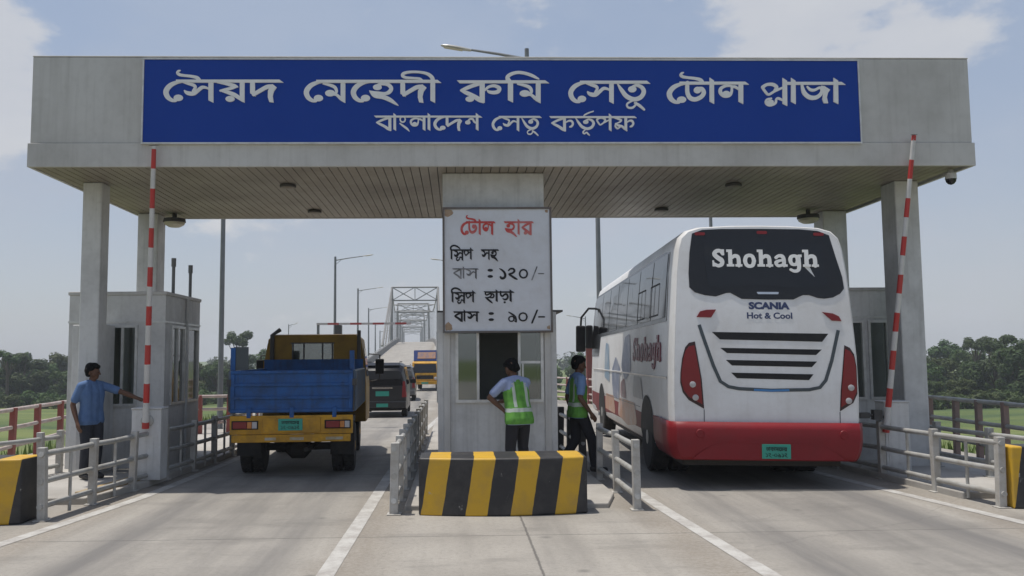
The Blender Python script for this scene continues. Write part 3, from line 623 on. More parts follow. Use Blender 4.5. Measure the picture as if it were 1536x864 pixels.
# left booth
lb = thing('toll_booth', 'grey toll booth with side windows and two roof pipes behind the left gate', 'booth', (0, 0, 0))
bx0, bx1, by0, by1, bh = -6.1, -4.60, 13.6, 15.4, 2.81
b = MB(); z0 = .08
pierced(b, 'y', by0, by0+.1, bx0, bx1, z0, bh-.03, [(-5.52, -5.02, 1.04, 2.31)])
pierced(b, 'x', bx1-.1, bx1, by0+.102, by1, z0, bh-.03, [(13.86, 14.55, 1.04, 2.31), (14.68, 15.3, 1.04, 2.31)])
pierced(b, 'y', by1-.1, by1, bx0, bx1-.102, z0, bh-.03, [(-5.3, -4.9, 1.04, 2.31)]); pierced(b, 'x', bx0, bx0+.1, by0+.102, by1-.102, z0, bh-.03, [(14.0, 15.0, 1.04, 2.31)])
b.build('wall', M['wall'], lb)
b = MB(); b.box(bx0-.02, bx1+.02, by0-.02, by1+.02, bh-.027, bh+.03); b.build('roof', M['panel'], lb, bevel=.01)
b = MB(); b.box(bx0-.012, bx1+.012, by0-.012, by1+.012, 2.345, 2.375); b.build('trim_strip', M['alu'], lb)
b = MB(); b.box(bx0+.11, bx1-.11, by0+.11, by1-.11, z0, z0+.02); b.box(-6.0, -5.2, 14.2, 15.2, z0+.021, .95); b.build('counter', M['interior'], lb)
window(lb, 'y', by0, -5.52, -5.02, 1.04, 2.31, (-5.26,)); window(lb, 'x', bx1, 13.86, 14.55, 1.04, 2.31, (14.2,), out=1); window(lb, 'x', bx1, 14.68, 15.3, 1.04, 2.31, (), out=1); window(lb, 'y', by1, -5.3, -4.9, 1.04, 2.31, (), out=1); window(lb, 'x', bx0, 14, 15, 1.04, 2.31, (14.5,))
b = MB(); b.tube([(bx1+.025, 14.615, .1), (bx1+.025, 14.615, 2.79)], .022); b.build('drain_pipe', M['wall'], lb, smooth_=True)
for px_, py_, ht in ((-4.72, 14.3, .62), (-4.72, 15.2, .6)):
    b = MB(); b.tube([(px_, py_, bh+.02), (px_, py_, bh+ht)], .028); b.tube([(px_, py_, bh+ht-.12), (px_, py_, bh+ht+.02)], .04); b.build('roof_pipe', M['pole'], lb, smooth_=True)
sw = MB(); sw.box(-5.84, -5.34, 13.14, 13.5, .0, 2.3); sw.build('side_wall', M['wall'], lb, bevel=.012)
# centre booth
cb = thing('toll_booth', 'grey toll booth with an open sliding window on the centre island', 'booth', (0, 0, 0))
q0 = P(657, 600, 12.15); q1 = P(836, 600, 12.15); cx0, cx1, cy0, cy1, ch = q0.x, q1.x, 12.15, 14.3, 2.40
wa = P(683, 497, 12.15); wb_ = P(816, 603, 12.15); wx0, wx1, wz0 = wa.x, wb_.x, wb_.z; wz1 = 2.2
b = MB(); pierced(b, 'y', cy0, cy0+.09, cx0, cx1, .05, ch, [(wx0, wx1, wz0, wz1)])
pierced(b, 'x', cx0, cx0+.09, cy0+.092, cy1, .05, ch, [(12.7, 13.9, 1.1, 2.15)]); pierced(b, 'x', cx1-.09, cx1, cy0+.092, cy1, .05, ch, [(12.7, 13.9, 1.1, 2.15)]); b.box(cx0+.092, cx1-.092, cy1-.09, cy1, .05, ch)
b.build('wall', M['wall'], cb)
b = MB(); b.box(cx0-.01, cx1+.10, cy0+.02, cy1+.04, ch+.002, ch+.028); b.build('roof', M['dark_metal'], cb)
for xa in (cx0+.13, cx1-.13):
    b = MB(); b.box(xa-.045, xa+.045, cy0-.03, cy0-.002, .06, ch-.02); b.build('corner_post', M['panel'], cb, bevel=.008)
b = MB(); b.box(cx0+.1, cx1-.1, cy0+.1, cy1-.1, .05, .07); b.box(cx0+.2, cx1-.2, 13.5, 14.1, .071, .95); b.box(cx0+.095, cx1-.095, cy1-.12, cy1-.095, .08, ch-.02); b.build('counter', M['interior'], cb)
s1, s2 = P(717, 550, 12.15).x, P(779, 550, 12.15).x
window(cb, 'y', cy0, wx0, wx1, wz0, wz1, (s1, s2), open_span=(s1, s2))
b = MB(); zt = P(790, 543, 12.15).z; b.box(s2+.02, wx1-.042, cy0-.016, cy0+.03, zt-.02, zt+.015); b.box(s2+.035, s2+.06, cy0-.016, cy0+.03, wz0+.045, zt-.022); b.build('hatch_frame', M['alu'], cb)
window(cb, 'x', cx0, 12.7, 13.9, 1.1, 2.15, (13.3,)); window(cb, 'x', cx1, 12.7, 13.9, 1.1, 2.15, (13.3,), out=1)
# right booth
rbt = thing('toll_booth', 'grey toll booth with tall windows between the bus and the right column', 'booth', (0, 0, 0))
rx0, rx1 = 5.75, 7.02
b = MB(); pierced(b, 'y', by0, by0+.1, rx0, rx1, z0, bh-.03, [(5.85, 6.56, 1.04, 2.31), (6.62, 6.96, 1.04, 2.31)]); pierced(b, 'x', rx0, rx0+.1, by0+.102, 15.3, z0, bh-.03, [(13.9, 15.0, 1.04, 2.31)]); b.box(rx1-.1, rx1, by0+.102, 15.3, z0, bh-.03); pierced(b, 'y', 15.2, 15.3, rx0+.102, rx1-.102, z0, bh-.03, [(5.9, 6.6, 1.04, 2.31)])
b.build('wall', M['wall'], rbt)
b = MB(); b.box(rx0-.02, rx1+.02, by0-.02, 15.32, bh-.027, bh+.03); b.build('roof', M['panel'], rbt, bevel=.01)
b = MB(); b.box(rx0-.012, rx1+.012, by0-.012, 15.31, 2.345, 2.375); b.build('trim_strip', M['alu'], rbt)
b = MB(); b.box(rx0+.11, rx1-.11, by0+.11, 15.19, z0, z0+.02); b.box(5.8, 6.7, 14.4, 15.1, z0+.021, .95); b.build('counter', M['interior'], rbt)
window(rbt, 'y', by0, 5.85, 6.56, 1.04, 2.31, (6.2,)); window(rbt, 'y', by0, 6.62, 6.96, 1.04, 2.31, ()); window(rbt, 'x', rx0, 13.9, 15, 1.04, 2.31, (14.45,)); window(rbt, 'y', 15.3, 5.9, 6.6, 1.04, 2.31, (), out=1)
b = MB(); b.tube([(6.15, 14, 2.84), (6.15, 14, 2.95), (6.35, 13.95, 2.97), (6.5, 13.95, 2.9)], .02); b.build('roof_conduit', M['pole'], rbt, smooth_=True)
cam_ = thing('floodlight', 'small black floodlight on the right booth roof beside the bus', 'floodlight', (5.98, 13.75, bh+.03))
b = MB(); b.tube([(0, 0, 0), (0, 0, .1)], .02); b.build('stand', M['dark_metal'], cam_)
b = MB(); b.obox((0, -.02, .16), (.07, 0, 0), (0, .06, .03), (0, -.03, .08)); b.build('head', M['black'], cam_, bevel=.015)

# ---------------------------------------------------------------- striped barriers
def hazard_block(label, cx, cy, wd, hh, bulge, rz=0, dp=.6):
    t = thing('traffic_barrier', label, 'barrier', (cx, cy, 0), rz)
    n = 24; front = [(-wd/2+wd*k/n, -bulge*(1-(2*k/n-1)**2)) for k in range(n+1)]
    poly = front+[(wd/2, dp-.04), (wd/2-.05, dp), (-wd/2+.05, dp), (-wd/2, dp-.04)]
    b = MB(); b.prism(poly, 0, hh, 'xy'); b.build('block', M['hazard'], t, bevel=.022, seg=3); return t
hazard_block('curved yellow and black striped block in front of the centre booth', .51, 9.74, 1.9, .635, .13)
hazard_block('yellow and black striped block cut off by the left picture edge', -5.64, 9.5, 1.85, .70, .08, 0, .45)
hazard_block('yellow and black striped block cut off by the right picture edge', 6.99, 9.65, 1.4, .70, .03, 0, .3)

# ---------------------------------------------------------------- rails
def guard_rail(label, posts, z0=0, hh=.8, pipes=(.73, .43, .16), post=.086, pr=.033, mats=('rail', 'galv'), group='pipe guard rails along the toll lanes', struts=False, name='guard_rail', ends=.06, wood=False):
    t = thing(name, label, 'railing', (posts[0][0], posts[0][1], 0), 0, group)
    ox, oy = posts[0]; rnd = random.Random(len(label))
    pts = [(x-ox, y-oy) for x, y in posts]
    gz = [(z0 if z0 is not None else lerp_table(ROAD, y)[2]) for x, y in posts]
    for (x, y), z in zip(pts, gz):
        k = rnd.uniform(-.012, .012)
        b = MB(); b.obox((x+k/2, y, z+hh/2), (post/2, 0, 0), (0, post/2, 0), (k, 0, hh/2)); b.box(x-post*.85, x+post*.85, y-post*.85, y+post*.85, z, z+.014)
        b.build('post', M[mats[0]], t, bevel=.006)
    for h in pipes:
        q = [Vector((x, y, z+h)) for (x, y), z in zip(pts, gz)]
        d = (q[0]-q[1]).normalized(); q2 = [q[0]+d*ends]+q+[q[-1]+(q[-1]-q[-2]).normalized()*ends]
        mid = []
        for a_, b_ in zip(q2, q2[1:]): mid += [a_, a_.lerp(b_, .5)+Vector((0, 0, rnd.uniform(-.008, .002)))]
        b = MB(); b.tube(mid+[q2[-1]], pr, 12); b.build('pipe', M[mats[1]], t, smooth_=True)
    if struts:
        for (x, y), (x2, y2), z in zip(pts, pts[1:], gz):
            b = MB(); b.tube([((x+x2)/2+.012, (y+y2)/2, z+.02), ((x+x2)/2+.012, (y+y2)/2, z+pipes[0]-.02)], .02, 8); b.build('strut', M[mats[1]], t, smooth_=True)
    return t
guard_rail('silver pipe guard rail beside the striped block along the left kerb', [(-4.58, 9.7), (-4.48, 10.76), (-4.38, 11.8), (-4.30, 12.85), (-4.2, 13.85), (-4.15, 14.85), (-4.12, 15.9), (-4.1, 17.0), (-4.1, 18.2)], struts=True)
guard_rail('long silver pipe guard rail left of the centre booth beside the truck lane', [(-.72, 9.82), (-.72, 10.75), (-.725, 11.65), (-.73, 12.6), (-.73, 13.55), (-.735, 14.5), (-.74, 15.5), (-.74, 16.5), (-.74, 17.6), (-.74, 18.8), (-.74, 20)], post=.095)
guard_rail('short silver pipe guard rail between the centre block and the bus', [(2.05, 9.9), (2.06, 11.2), (2.03, 12.35)])
guard_rail('dark rusty pipe guard rail behind the walking man in the green vest', [(1.93, 13.3), (1.88, 14.4), (1.85, 15.5), (1.8, 16.8)], hh=.86, mats=('dark_metal', 'galv'), post=.11)
guard_rail('silver pipe guard rail along the right kerb in front of the right gate', [(6.21, 9.75), (6.11, 10.9), (6.04, 12.15), (5.93, 13.3), (5.85, 14.5), (5.8, 15.8), (5.8, 17.2)], struts=True)
guard_rail('low silver rail behind the man in the blue shirt near the left picture edge', [(-6.75, 10.8), (-6.36, 12.0), (-6.06, 12.75), (-5.98, 13.15)], hh=.72, pipes=(.62, .2))
guard_rail('grey pipe rail between the right gate column and the outer red rail', [(round(P(px_, 660, Y).x, 2), Y) for px_, Y in ((1570, 10.6), (1483, 11.6), (1405, 12.75))], z0=.085, hh=.66, pipes=(.57, .2), mats=('galv', 'galv'), ends=.3)
M['weathered'] = worn('weathered_red_post', (.28, .19, .165), (.17, .15, .14), .8, 3, .7, chips=(.27, .24, .22), chip=.62)
RG = 'red and white outer railings of the plaza'
guard_rail('red post railing with faded pipes beside the field at far left', [(-6.55, 8.6), (-6.75, 9.8), (-6.9, 11.0), (-7.05, 12.15), (-7.15, 13.2), (-7.25, 14.25), (-7.4, 15.4), (-7.55, 16.6), (-7.6, 18)], z0=.0, hh=1.0, pipes=(.97, .68, .38), post=.09, pr=.034, mats=('red_rail', 'pale_pipe'), group=RG, name='railing')
guard_rail('red post railing running past the far side of the left booth', [(-7.2, 19.0), (-6.5, 19.4), (-5.85, 19.75), (-5.3, 20.1), (-5.5, 21.6), (-5.8, 23.4), (-6.2, 26), (-6.7, 29), (-7.2, 32), (-7.8, 36)], z0=None, hh=1.0, pipes=(.97, .68, .38), post=.09, pr=.034, mats=('red_rail', 'pale_pipe'), group=RG, name='railing')
guard_rail('weathered dark red railing beside the grass at far right', [(round(P(px_, 640, Y).x, 2), Y) for px_, Y in ((1640, 10.9), (1595, 11.5), (1550, 12.15), (1508, 12.8), (1468, 13.5), (1434, 14.2), (1396, 15.0), (1362, 15.9), (1335, 16.8))], z0=.0, hh=1.02, pipes=(1.0, .66, .33), post=.085, pr=.034, mats=('weathered', 'galv'), group=RG, name='railing')
guard_rail('far red railing seen between the centre booth and the bus', [(7.6, 24), (7.3, 27), (7.0, 30), (6.7, 33), (6.4, 36), (6.0, 39), (5.4, 42), (4.6, 45), (3.6, 48), (2.4, 52), (1.2, 56), (.4, 60)], z0=None, hh=1.15, pipes=(1.1, .76, .42, .15), post=.15, pr=.045, mats=('red_rail', 'pale_pipe'), group=RG, name='railing')

# ---------------------------------------------------------------- gates
def gate(label, x, y, lean_top, wx, wy, hh, pivot, rz=0):
    t = thing('barrier_gate', label, 'barrier gate', (x, y, .085), rz)
    b = MB(); b.box(-wx/2, wx/2, -wy/2, wy/2, 0, hh); b.box(-wx/2-.012, wx/2+.012, -wy/2-.012, wy/2+.012, hh-.0, hh+.025); b.build('housing', M['wall'], t, bevel=.014)
    b = MB(); b.lathe([(.085, .0), (.085, -.035), (.05, -.05)], (pivot[0], -wy/2, pivot[1]), 'y', 16); b.build('hub', M['galv'], t, smooth_=True)
    b = MB(); b.box(-wx/2+.04, wx/2-.1, -wy/2-.006, -wy/2-.001, .12, hh*.55); b.build('service_door', M['wall'], t)
    h0 = Vector((pivot[0], -wy/2-.075, pivot[1])); h1 = Vector(lean_top); ln = (h1-h0).length
    b = MB(); b.tube([(0, 0, -.1), (0, 0, .25), (0, 0, ln)], [.05, .042, .03], 14)
    o = b.build('boom', M['boom'], t, smooth_=True); o.location = h0; o.rotation_mode = 'QUATERNION'; o.rotation_quaternion = (h1-h0).to_track_quat('Z', 'Y')
    b = MB(); b.obox((0, 0, ln+.01), (.02, 0, 0), (0, .02, 0), (.05, 0, .008)); e = b.build('tip', M['dark_metal'], o)
    return t
LG = P(223, 722, 12.35)
gp = P(218, 632, 12.11); gt = P(231, 219, 11.62)
gate('red and white striped boom raised upright beside the man in the blue shirt', LG.x, 12.35, (gt.x-LG.x, gt.y-12.35, gt.z-.085), .41, .3, .98, (gp.x-LG.x, gp.z-.085))
RGp = P(1342, 704, 12.3)
gp = P(1330, 638, 12.08); gt = P(1371, 203, 11.62)
gate('red and white striped boom leaning right beside the rear of the bus', RGp.x, 12.3, (gt.x-RGp.x, gt.y-12.3, gt.z-.085), .36, .28, .98, (gp.x-RGp.x, gp.z-.085))
b = MB(); b.tube([(0, 0, 0), (-.12, -.03, .04), (-.3, 0, .02), (-.5, .05, .06), (-.62, .05, .2)], .02, 8); b.obox((-.3, 0, .03), (.07, 0, 0), (0, .05, 0), (0, 0, .04)); b.obox((-.12, -.02, .04), (.06, 0, 0), (0, .05, 0), (0, 0, .07))
o = tag(b.build('motor_linkage', M['dark_metal'], loc=(RGp.x-.19, 12.15, .86)), 'dark rusty motor arm beside the white housing of the right gate', 'machinery')

# ---------------------------------------------------------------- lamps, camera dome
def ceil_light(label, x, y, big=False):
    t = thing('ceiling_light', label, 'lamp', (x, y, ZC), 0, 'lamps under the canopy ceiling')
    if big:
        b = MB(); b.lathe([(.04, 0), (.04, -.08), (.19, -.1), (.2, -.16), (.19, -.17)], n=20); b.build('housing', M['dark_metal'], t, smooth_=True)
        b = MB(); b.lathe([(.185, -.172), (.17, -.21), (.1, -.25), (.02, -.26)], n=20); b.build('lens', M['cream'], t, smooth_=True)
    else:
        b = MB(); b.lathe([(.1, -.003), (.125, -.015), (.125, -.045), (.11, -.05)], n=18); b.build('housing', M['dark_metal'], t, smooth_=True)
        b = MB(); b.lathe([(.105, -.051), (.08, -.062), (.02, -.065)], n=18); b.build('lens', M['ceil'], t, smooth_=True)
    return t
for (px_, py_, Y, big, lb_) in ((432, 271, 13.0, 0, 'small dark ceiling lamp above the left lane nearest the canopy front'), (472, 311, 15.3, 0, 'small dark ceiling lamp above the yellow truck near the rear edge'), (262, 322, 15.6, 1, 'large round ceiling lamp beside the left rear column'),
                               (992, 308, 15.2, 0, 'small dark ceiling lamp above the front of the bus'), (1100, 269, 13.0, 0, 'flat ceiling lamp above the rear window of the bus'), (1212, 320, 15.4, 1, 'large round ceiling lamp beside the right rear column')):
    q = P(px_, py_, Y); ceil_light(lb_, q.x, Y, big)
q = P(1426, 262, 12.0); t = thing('security_camera', 'small white dome security camera under the right canopy corner', 'camera', (q.x, 12.0, ZC-.01))
b = MB(); b.lathe([(.03, 0), (.045, -.03), (.075, -.06), (.078, -.14)], n=18); b.build('housing', M['wall'], t, smooth_=True)
b = MB(); b.lathe([(.075, -.142), (.066, -.18), (.04, -.21), (.01, -.222)], n=18); b.build('dome', M['tinted'], t, smooth_=True)

def street_lamp(label, x, y, hh, side, arm=2.2, r=.075, group='street lamps along the road', rise=.3):
    z = lerp_table(ROAD, y)[2] if lerp_table(ROAD, y)[0]-.5 < x < lerp_table(ROAD, y)[1]+.5 else ground_z(x, y)
    t = thing('street_lamp', label, 'street lamp', (x, y, z-.05), 0, group)
    b = MB(); b.tube([(0, 0, 0), (0, 0, 2), (0, 0, hh)], [r*1.15, r, r*.72], 10); b.box(-.2, .2, -.2, .2, 0, .04); b.build('pole', M['pole'], t, smooth_=True)
    b = MB(); b.tube([(0, 0, hh-.27), (side*arm*.5, 0, hh-.27+rise*.55), (side*arm, 0, hh-.27+rise)], [.042, .036, .03], 8); b.tube([(0, 0, hh-.6), (side*.45, 0, hh-.22)], .016, 6); b.build('arm', M['pole'], t, smooth_=True)
    a = Vector((side, 0, rise/arm)).normalized(); u = Vector((-a.z*side, 0, abs(a.x))); c = Vector((side*(arm+.36), 0, hh-.27+rise*1.17))
    b = MB(); prof = [(-.38, .05, .045), (-.3, .07, .05), (-.05, .11, .06), (.2, .115, .055), (.34, .08, .04), (.4, .03, .02)]; vs = []
    for s_, w_, h_ in prof:
        for j in range(10):
            aa = 2*math.pi*j/10; vs.append(c+a*s_+Vector((0, 1, 0))*w_*math.cos(aa)+u*(h_*math.sin(aa) if math.sin(aa) > 0 else h_*.35*math.sin(aa)))
    b.add(vs, [(k*10+j, k*10+(j+1) % 10, (k+1)*10+(j+1) % 10, (k+1)*10+j) for k in range(5) for j in range(10)]+[tuple(range(10)), tuple(range(50, 60))])
    hd = b.build('lamp_head', worn('lamp_shell', (.45, .45, .43), (.25, .24, .22), .4, 8, .4), t, smooth_=True) if not bpy.data.materials.get('lamp_shell') else b.build('lamp_head', bpy.data.materials['lamp_shell'], t, smooth_=True)
    b = MB(); b.obox(c+a*.08-u*.026, a*.24, (0, .075, 0), u*.006); b.build('lens', M['cream'], hd)
    return t
street_lamp('tall grey lamp post in the left background right of the left booth', P(332, 500, 24).x, 24, 9.2, 1)
q = P(790, 66, 21); street_lamp('street lamp showing its head and arm above the blue sign', q.x, 21, q.z, -1, 1.42, rise=.24)
q = P(662, 381, 58); street_lamp('street lamp whose head peeks out left of the rate board', P(706, 381, 58).x, 58, 9.0, -1, 2.0)
q = P(898, 400, 30); street_lamp('thick grey lamp post rising behind the front of the bus', q.x, 30, 10, 1, r=.1)
q = P(1066, 330, 30); street_lamp('thin grey lamp post above the middle of the bus roof', q.x, 30, 10, 1)
q = P(878, 474, 95); street_lamp('small far street lamp seen just left of the bus mirror', q.x, 95, q.z-ground_z(q.x, 95), -1, 1.4)
q = P(433, 486, 120); street_lamp('tiny far lamp post above the cab of the yellow truck', q.x, 120, q.z-ground_z(q.x, 120), 1, .6)
for k, (px_, py_, Y) in enumerate(((503, 384, 62), (537, 432, 92), (553, 457, 122), (563, 471, 150), (570, 478, 172), (575.5, 486, 200))):
    q = P(px_, py_, Y); z = lerp_table(ROAD, Y)[2]
    street_lamp('street lamp with a right-hand arm, %s of the bridge row from the nearest' % ordinal(k), q.x, Y, q.z-z, 1, 2.0, r=.11)

# height gauge over the road
q0 = P(475, 486, 42); q1 = P(617, 486, 42)
t = thing('height_gauge', 'thin red and white height limit bar across the road beyond the truck', 'height barrier', (q0.x, 42, -.3))
b = MB(); b.box(0, q1.x-q0.x, -.05, .05, q0.z+.3-.05, q0.z+.3+.05); b.build('beam', M['beam'], t)
for xx in (0.06, P(507, 486, 42).x-q0.x):
    b = MB(); b.box(xx-.06, xx+.06, .052, .17, 0, q0.z+.3+.04); b.build('post', M['pole'], t)
b = MB(); xx = P(507, 486, 42).x-q0.x; b.box(xx-.16, xx+.16, -.02, .4, q0.z+.3-.62, q0.z+.3-.06); b.build('control_box', M['dark_metal'], t)
q = P(884, 545, 40); t = thing('sign_post', 'rusty red post standing between the walking man and the bus', 'post', (q.x, 40, -.3))
b = MB(); b.box(-.14, .14, -.14, .14, 0, 2.5); b.build('post', M['red_rail'], t, bevel=.02)
b = MB(); b.box(-.22, .22, -.22, .22, 2.501, 2.56); b.build('cap', M['dark_metal'], t)

# ---------------------------------------------------------------- bridge
def parapet(label, side):
    t = thing('bridge_parapet', label, 'parapet', (0, 0, 0), 0, 'concrete parapets of the bridge')
    ysp = [64]+list(range(70, 260, 6))
    vs = []
    for y in ysp:
        l, r, z = lerp_table(ROAD, y); x = l+.25 if side < 0 else r-.25
        vs += [(x-.2, y, z), (x+.2, y, z), (x+.14, y, z+.75), (x-.14, y, z+.75)]
    b = MB(); b.add(vs, [(k*4+j, k*4+(j+1) % 4, (k+1)*4+(j+1) % 4, (k+1)*4+j) for k in range(len(ysp)-1) for j in range(4)]+[(3, 2, 1, 0), tuple(len(vs)-4+j for j in range(4))]); b.build('wall', M['parapet'], t)
    vs = []
    for y in ysp:
        l, r, z = lerp_table(ROAD, y); x = l+.25 if side < 0 else r-.25; vs.append((x, y, z+.98))
    b = MB(); b.tube(vs, .05, 8); b.build('hand_rail', M['galv'], t)
parapet('grey concrete parapet on the left edge of the bridge ramp', -1); parapet('grey concrete parapet on the right edge of the bridge ramp', 1)
br = thing('truss_bridge', 'pale steel truss bridge with braced portals at the top of the ramp', 'bridge', (0, 0, 0))
stations = [(168, 11.1), (242, 11.3), (316, 11.3), (390, 11.3), (464, 11.3)]
tops = []
for k, (y, hh) in enumerate(stations):
    l, r, z = lerp_table(ROAD, y); xl, xr = l-.3, r+.3; zt = z+hh
    tops.append((xl, xr, y, z, zt))
    b = MB(); s_ = .26
    b.tube([(xl-.15, y, z-4), (xl, y, zt)], [.36, .22], 6); b.tube([(xr+.15, y, z-4), (xr, y, zt)], [.36, .22], 6)
    b.tube([(xl, y, zt), (xr, y, zt)], .15, 6); b.tube([(xl, y, zt-2.6), (xr, y, zt-2.6)], .13, 6)
    xm = (xl+xr)/2
    b.tube([(xl, y, zt), (xm, y, zt-2.6)], .1, 5); b.tube([(xr, y, zt), (xm, y, zt-2.6)], .1, 5); b.tube([(xl, y, zt-2.6), (xm, y, zt)], .08, 5); b.tube([(xr, y, zt-2.6), (xm, y, zt)], .08, 5); b.tube([(xm, y, zt), (xm, y, zt-2.6)], .08, 5)
    b.build('portal', M['truss'], br)
for side in (0, 1):
    b = MB(); out_ = -1 if side == 0 else 1
    for a_, c_ in zip(tops, tops[1:]):                                  # sagging top chord with hangers in every bay
        prev = None
        for k in range(9):
            t_ = k/8; x = a_[side]+(c_[side]-a_[side])*t_; y = a_[2]+(c_[2]-a_[2])*t_; zd = a_[3]+(c_[3]-a_[3])*t_; zt = a_[4]+(c_[4]-a_[4])*t_-3.6*4*t_*(1-t_)
            if prev: b.tube([prev, (x, y, zt)], .11, 6)
            if 0 < k < 8: b.tube([(x, y, zd-.6), (x, y, zt)], .045, 5)
            prev = (x, y, zt)
        b.tube([(a_[side], a_[2], a_[3]+.2), (c_[side], c_[2], c_[3]+.2)], .22, 6)
    a_ = tops[0]
    for dy, r_ in ((13, .16), (9, .1), (5, .1)): b.tube([(a_[side], a_[2], a_[4]-.3*(13-dy)), (a_[side]+out_*.06*dy, a_[2]-dy, lerp_table(ROAD, a_[2]-dy)[2])], [r_, r_*1.5], 6)
    b.build('side_truss', M['truss'], br)
for a_, c_ in zip(tops, tops[1:]):
    for k in (2, 4, 6):
        b = MB()
        t_ = k/8; q_ = [tuple(a_[j]+(c_[j]-a_[j])*t_ for j in range(5)) for _ in (0,)][0]; zt = q_[4]-3.6*4*t_*(1-t_)
        b.tube([(q_[0], q_[2], zt), (q_[1], q_[2], zt)], .12, 5); b.tube([(q_[0], q_[2], zt-1.6), (q_[1], q_[2], zt)], .06, 5); b.tube([(q_[1], q_[2], zt-1.6), (q_[0], q_[2], zt)], .06, 5); b.build('cross_brace', M['truss'], br)
# ---------------------------------------------------------------- vehicles
def wheel(parent, x, y, rad, wid, side, rim='dark_metal', dual=False):
    """a wheel on an axle along x; side +1 = outer face towards +x"""
    prof = [(rad*.62, -wid/2), (rad*.93, -wid/2), (rad*.985, -wid/2+.02), (rad, -wid/4), (rad, wid/4), (rad*.985, wid/2-.02), (rad*.93, wid/2), (rad*.62, wid/2)]
    b = MB(); b.lathe(prof, (x, y, rad), 'x', 28)
    for k in range(28):                                                # tread blocks
        a = 2*math.pi*k/28
        for s in (-.27, .27): b.obox((x+s*wid, y+(rad+.004)*math.cos(a), rad+(rad+.004)*math.sin(a)), (wid*.16, 0, 0), Vector((0, -math.sin(a), math.cos(a)))*rad*.07, Vector((0, math.cos(a), math.sin(a)))*.006)
    t = b.build('wheel', M['rubber'], parent, smooth_=True)
    b = MB(); b.lathe([(rad*.618, side*(wid/2-.015)), (rad*.5, side*(wid/2-.05)), (rad*.28, side*(wid/2-.07)), (rad*.22, side*(wid/2)), (.02, side*(wid/2+.01))], (x, y, rad), 'x', 22); b.build('rim', M[rim], t, smooth_=True)
    return t
def plate(parent, u0, u1, v0, v1, mapf, off=.012, text=True):
    b = MB(); b.add([mapf(u0, v0, off), mapf(u1, v0, off), mapf(u1, v1, off), mapf(u0, v1, off)]+[mapf(u0, v0, .001), mapf(u1, v0, .001), mapf(u1, v1, .001), mapf(u0, v1, .001)], [(0, 1, 2, 3), (4, 5, 6, 7), (0, 1, 5, 4), (1, 2, 6, 5), (2, 3, 7, 6), (3, 0, 4, 7)])
    pl = b.build('number_plate', M['plate'], parent)
    if text:
        w_, h_ = u1-u0, v1-v0
        m2 = lambda u, v, d: mapf(u, v, off+d+.0015)
        lettering([('plate_top', u0+w_*.14, v1-h_*.2, w_*.72, h_*.26), ('plate_bottom', u0+w_*.1, v1-h_*.6, w_*.8, h_*.28)], m2, .001, .8, 2).build('lettering', M['letter_black'], pl)
    return pl

# ---- bus (origin under the middle of the tail, +y forward)
BW = [(.405, 1.16), (.46, 1.21), (.6, 1.235), (1.2, 1.245), (1.75, 1.235), (2.3, 1.205), (2.9, 1.165), (3.2, 1.13), (3.36, 1.085), (3.455, .99), (3.505, .82), (3.53, .4), (3.534, 0)]
def bus_w(z):
    z = max(BW[0][0], min(BW[-1][0], z))
    for (a, p_), (c, q_) in zip(BW, BW[1:]):
        if z <= c: return p_+(q_-p_)*(z-a)/(c-a)
def bus_lean(z): return .17*max(0, (z-1.35)/2.1)**1.5
bus = thing('coach_bus', 'large white coach with a red bumper seen from behind in the right lane', 'bus', (0, 0, 0))
LB = 10.7
ring0 = [(w_, z_) for z_, w_ in BW]; ring0 = ring0+[(-w_, z_) for w_, z_ in ring0[-2::-1]]
def ring_at(y, s, sz, front=0):
    return [(x*s, y+(bus_lean(z) if not front else -front*max(0, (z-1.1)/2.3)**1.4), 1.9+(z-1.9)*sz) for x, z in ring0]
sts = [(0.0, .965, .985, 0), (.03, .985, .994, 0), (.09, .997, .999, 0), (.2, 1, 1, 0), (1.2, 1, 1, 0), (LB*.5, 1, 1, 0), (LB-1.2, 1, 1, .0), (LB-.35, 1, 1, .45), (LB-.1, .985, .995, .5), (LB, .95, .97, .55)]
b = MB(); vs = []; nr = len(ring0)
for k, (y, s, sz, fr) in enumerate(sts):
    q = ring_at(y, s, sz, fr)
    if 4 <= k <= 6: q = [(x, y+(0 if k > 4 else 0), z) for x, _, z in q]
    vs += q
fs = [(k*nr+j, k*nr+(j+1) % nr, (k+1)*nr+(j+1) % nr, (k+1)*nr+j) for k in range(len(sts)-1) for j in range(nr)]
b.add(vs, fs); b.f += [list(range((len(sts)-1)*nr, len(sts)*nr))]
body = b.build('body', M['bus_white'], bus, smooth_=True)
def bus_back(u, v, d): return (u, bus_lean(v)-d+.0, 1.9+(v-1.9)*.985)
b = drape([(x*.964, z) for x, z in ring0], bus_back, 0, .25); tail = b.build('tail_panel', M['bus_white'], bus, smooth_=True)
S = 114.3
def rp(x, y): return ((x-1150)/S, 1.75+(533-y)/S)
def clampb(pts, m=.955):
    o = []
    for u, v in pts:
        v = min(v, 3.50); w_ = bus_w(v)*(.961 if m == .955 else m); o.append((max(-w_, min(w_, u)), v))
    return o
rear_win = [(1046, 341), (1062, 335), (1090, 333.5), (1151, 332.5), (1212, 333.5), (1240, 336), (1257, 343), (1265, 378), (1273, 410), (1274.5, 428), (1268, 436), (1257, 442), (1244, 444), (1234, 443), (1221, 438.5), (1212, 438.5), (1206, 441), (1197, 445.5), (1158, 446), (1118, 445), (1110, 440.5), (1101, 435.5), (1095, 436), (1079, 441.5), (1062, 439.5), (1047, 435), (1039, 427), (1038.5, 405), (1041, 372)]
drape(clampb([rp(*p_) for p_ in rear_win]), bus_back, .007, .14, .006).build('rear_window', M['frit'], bus, smooth_=True)
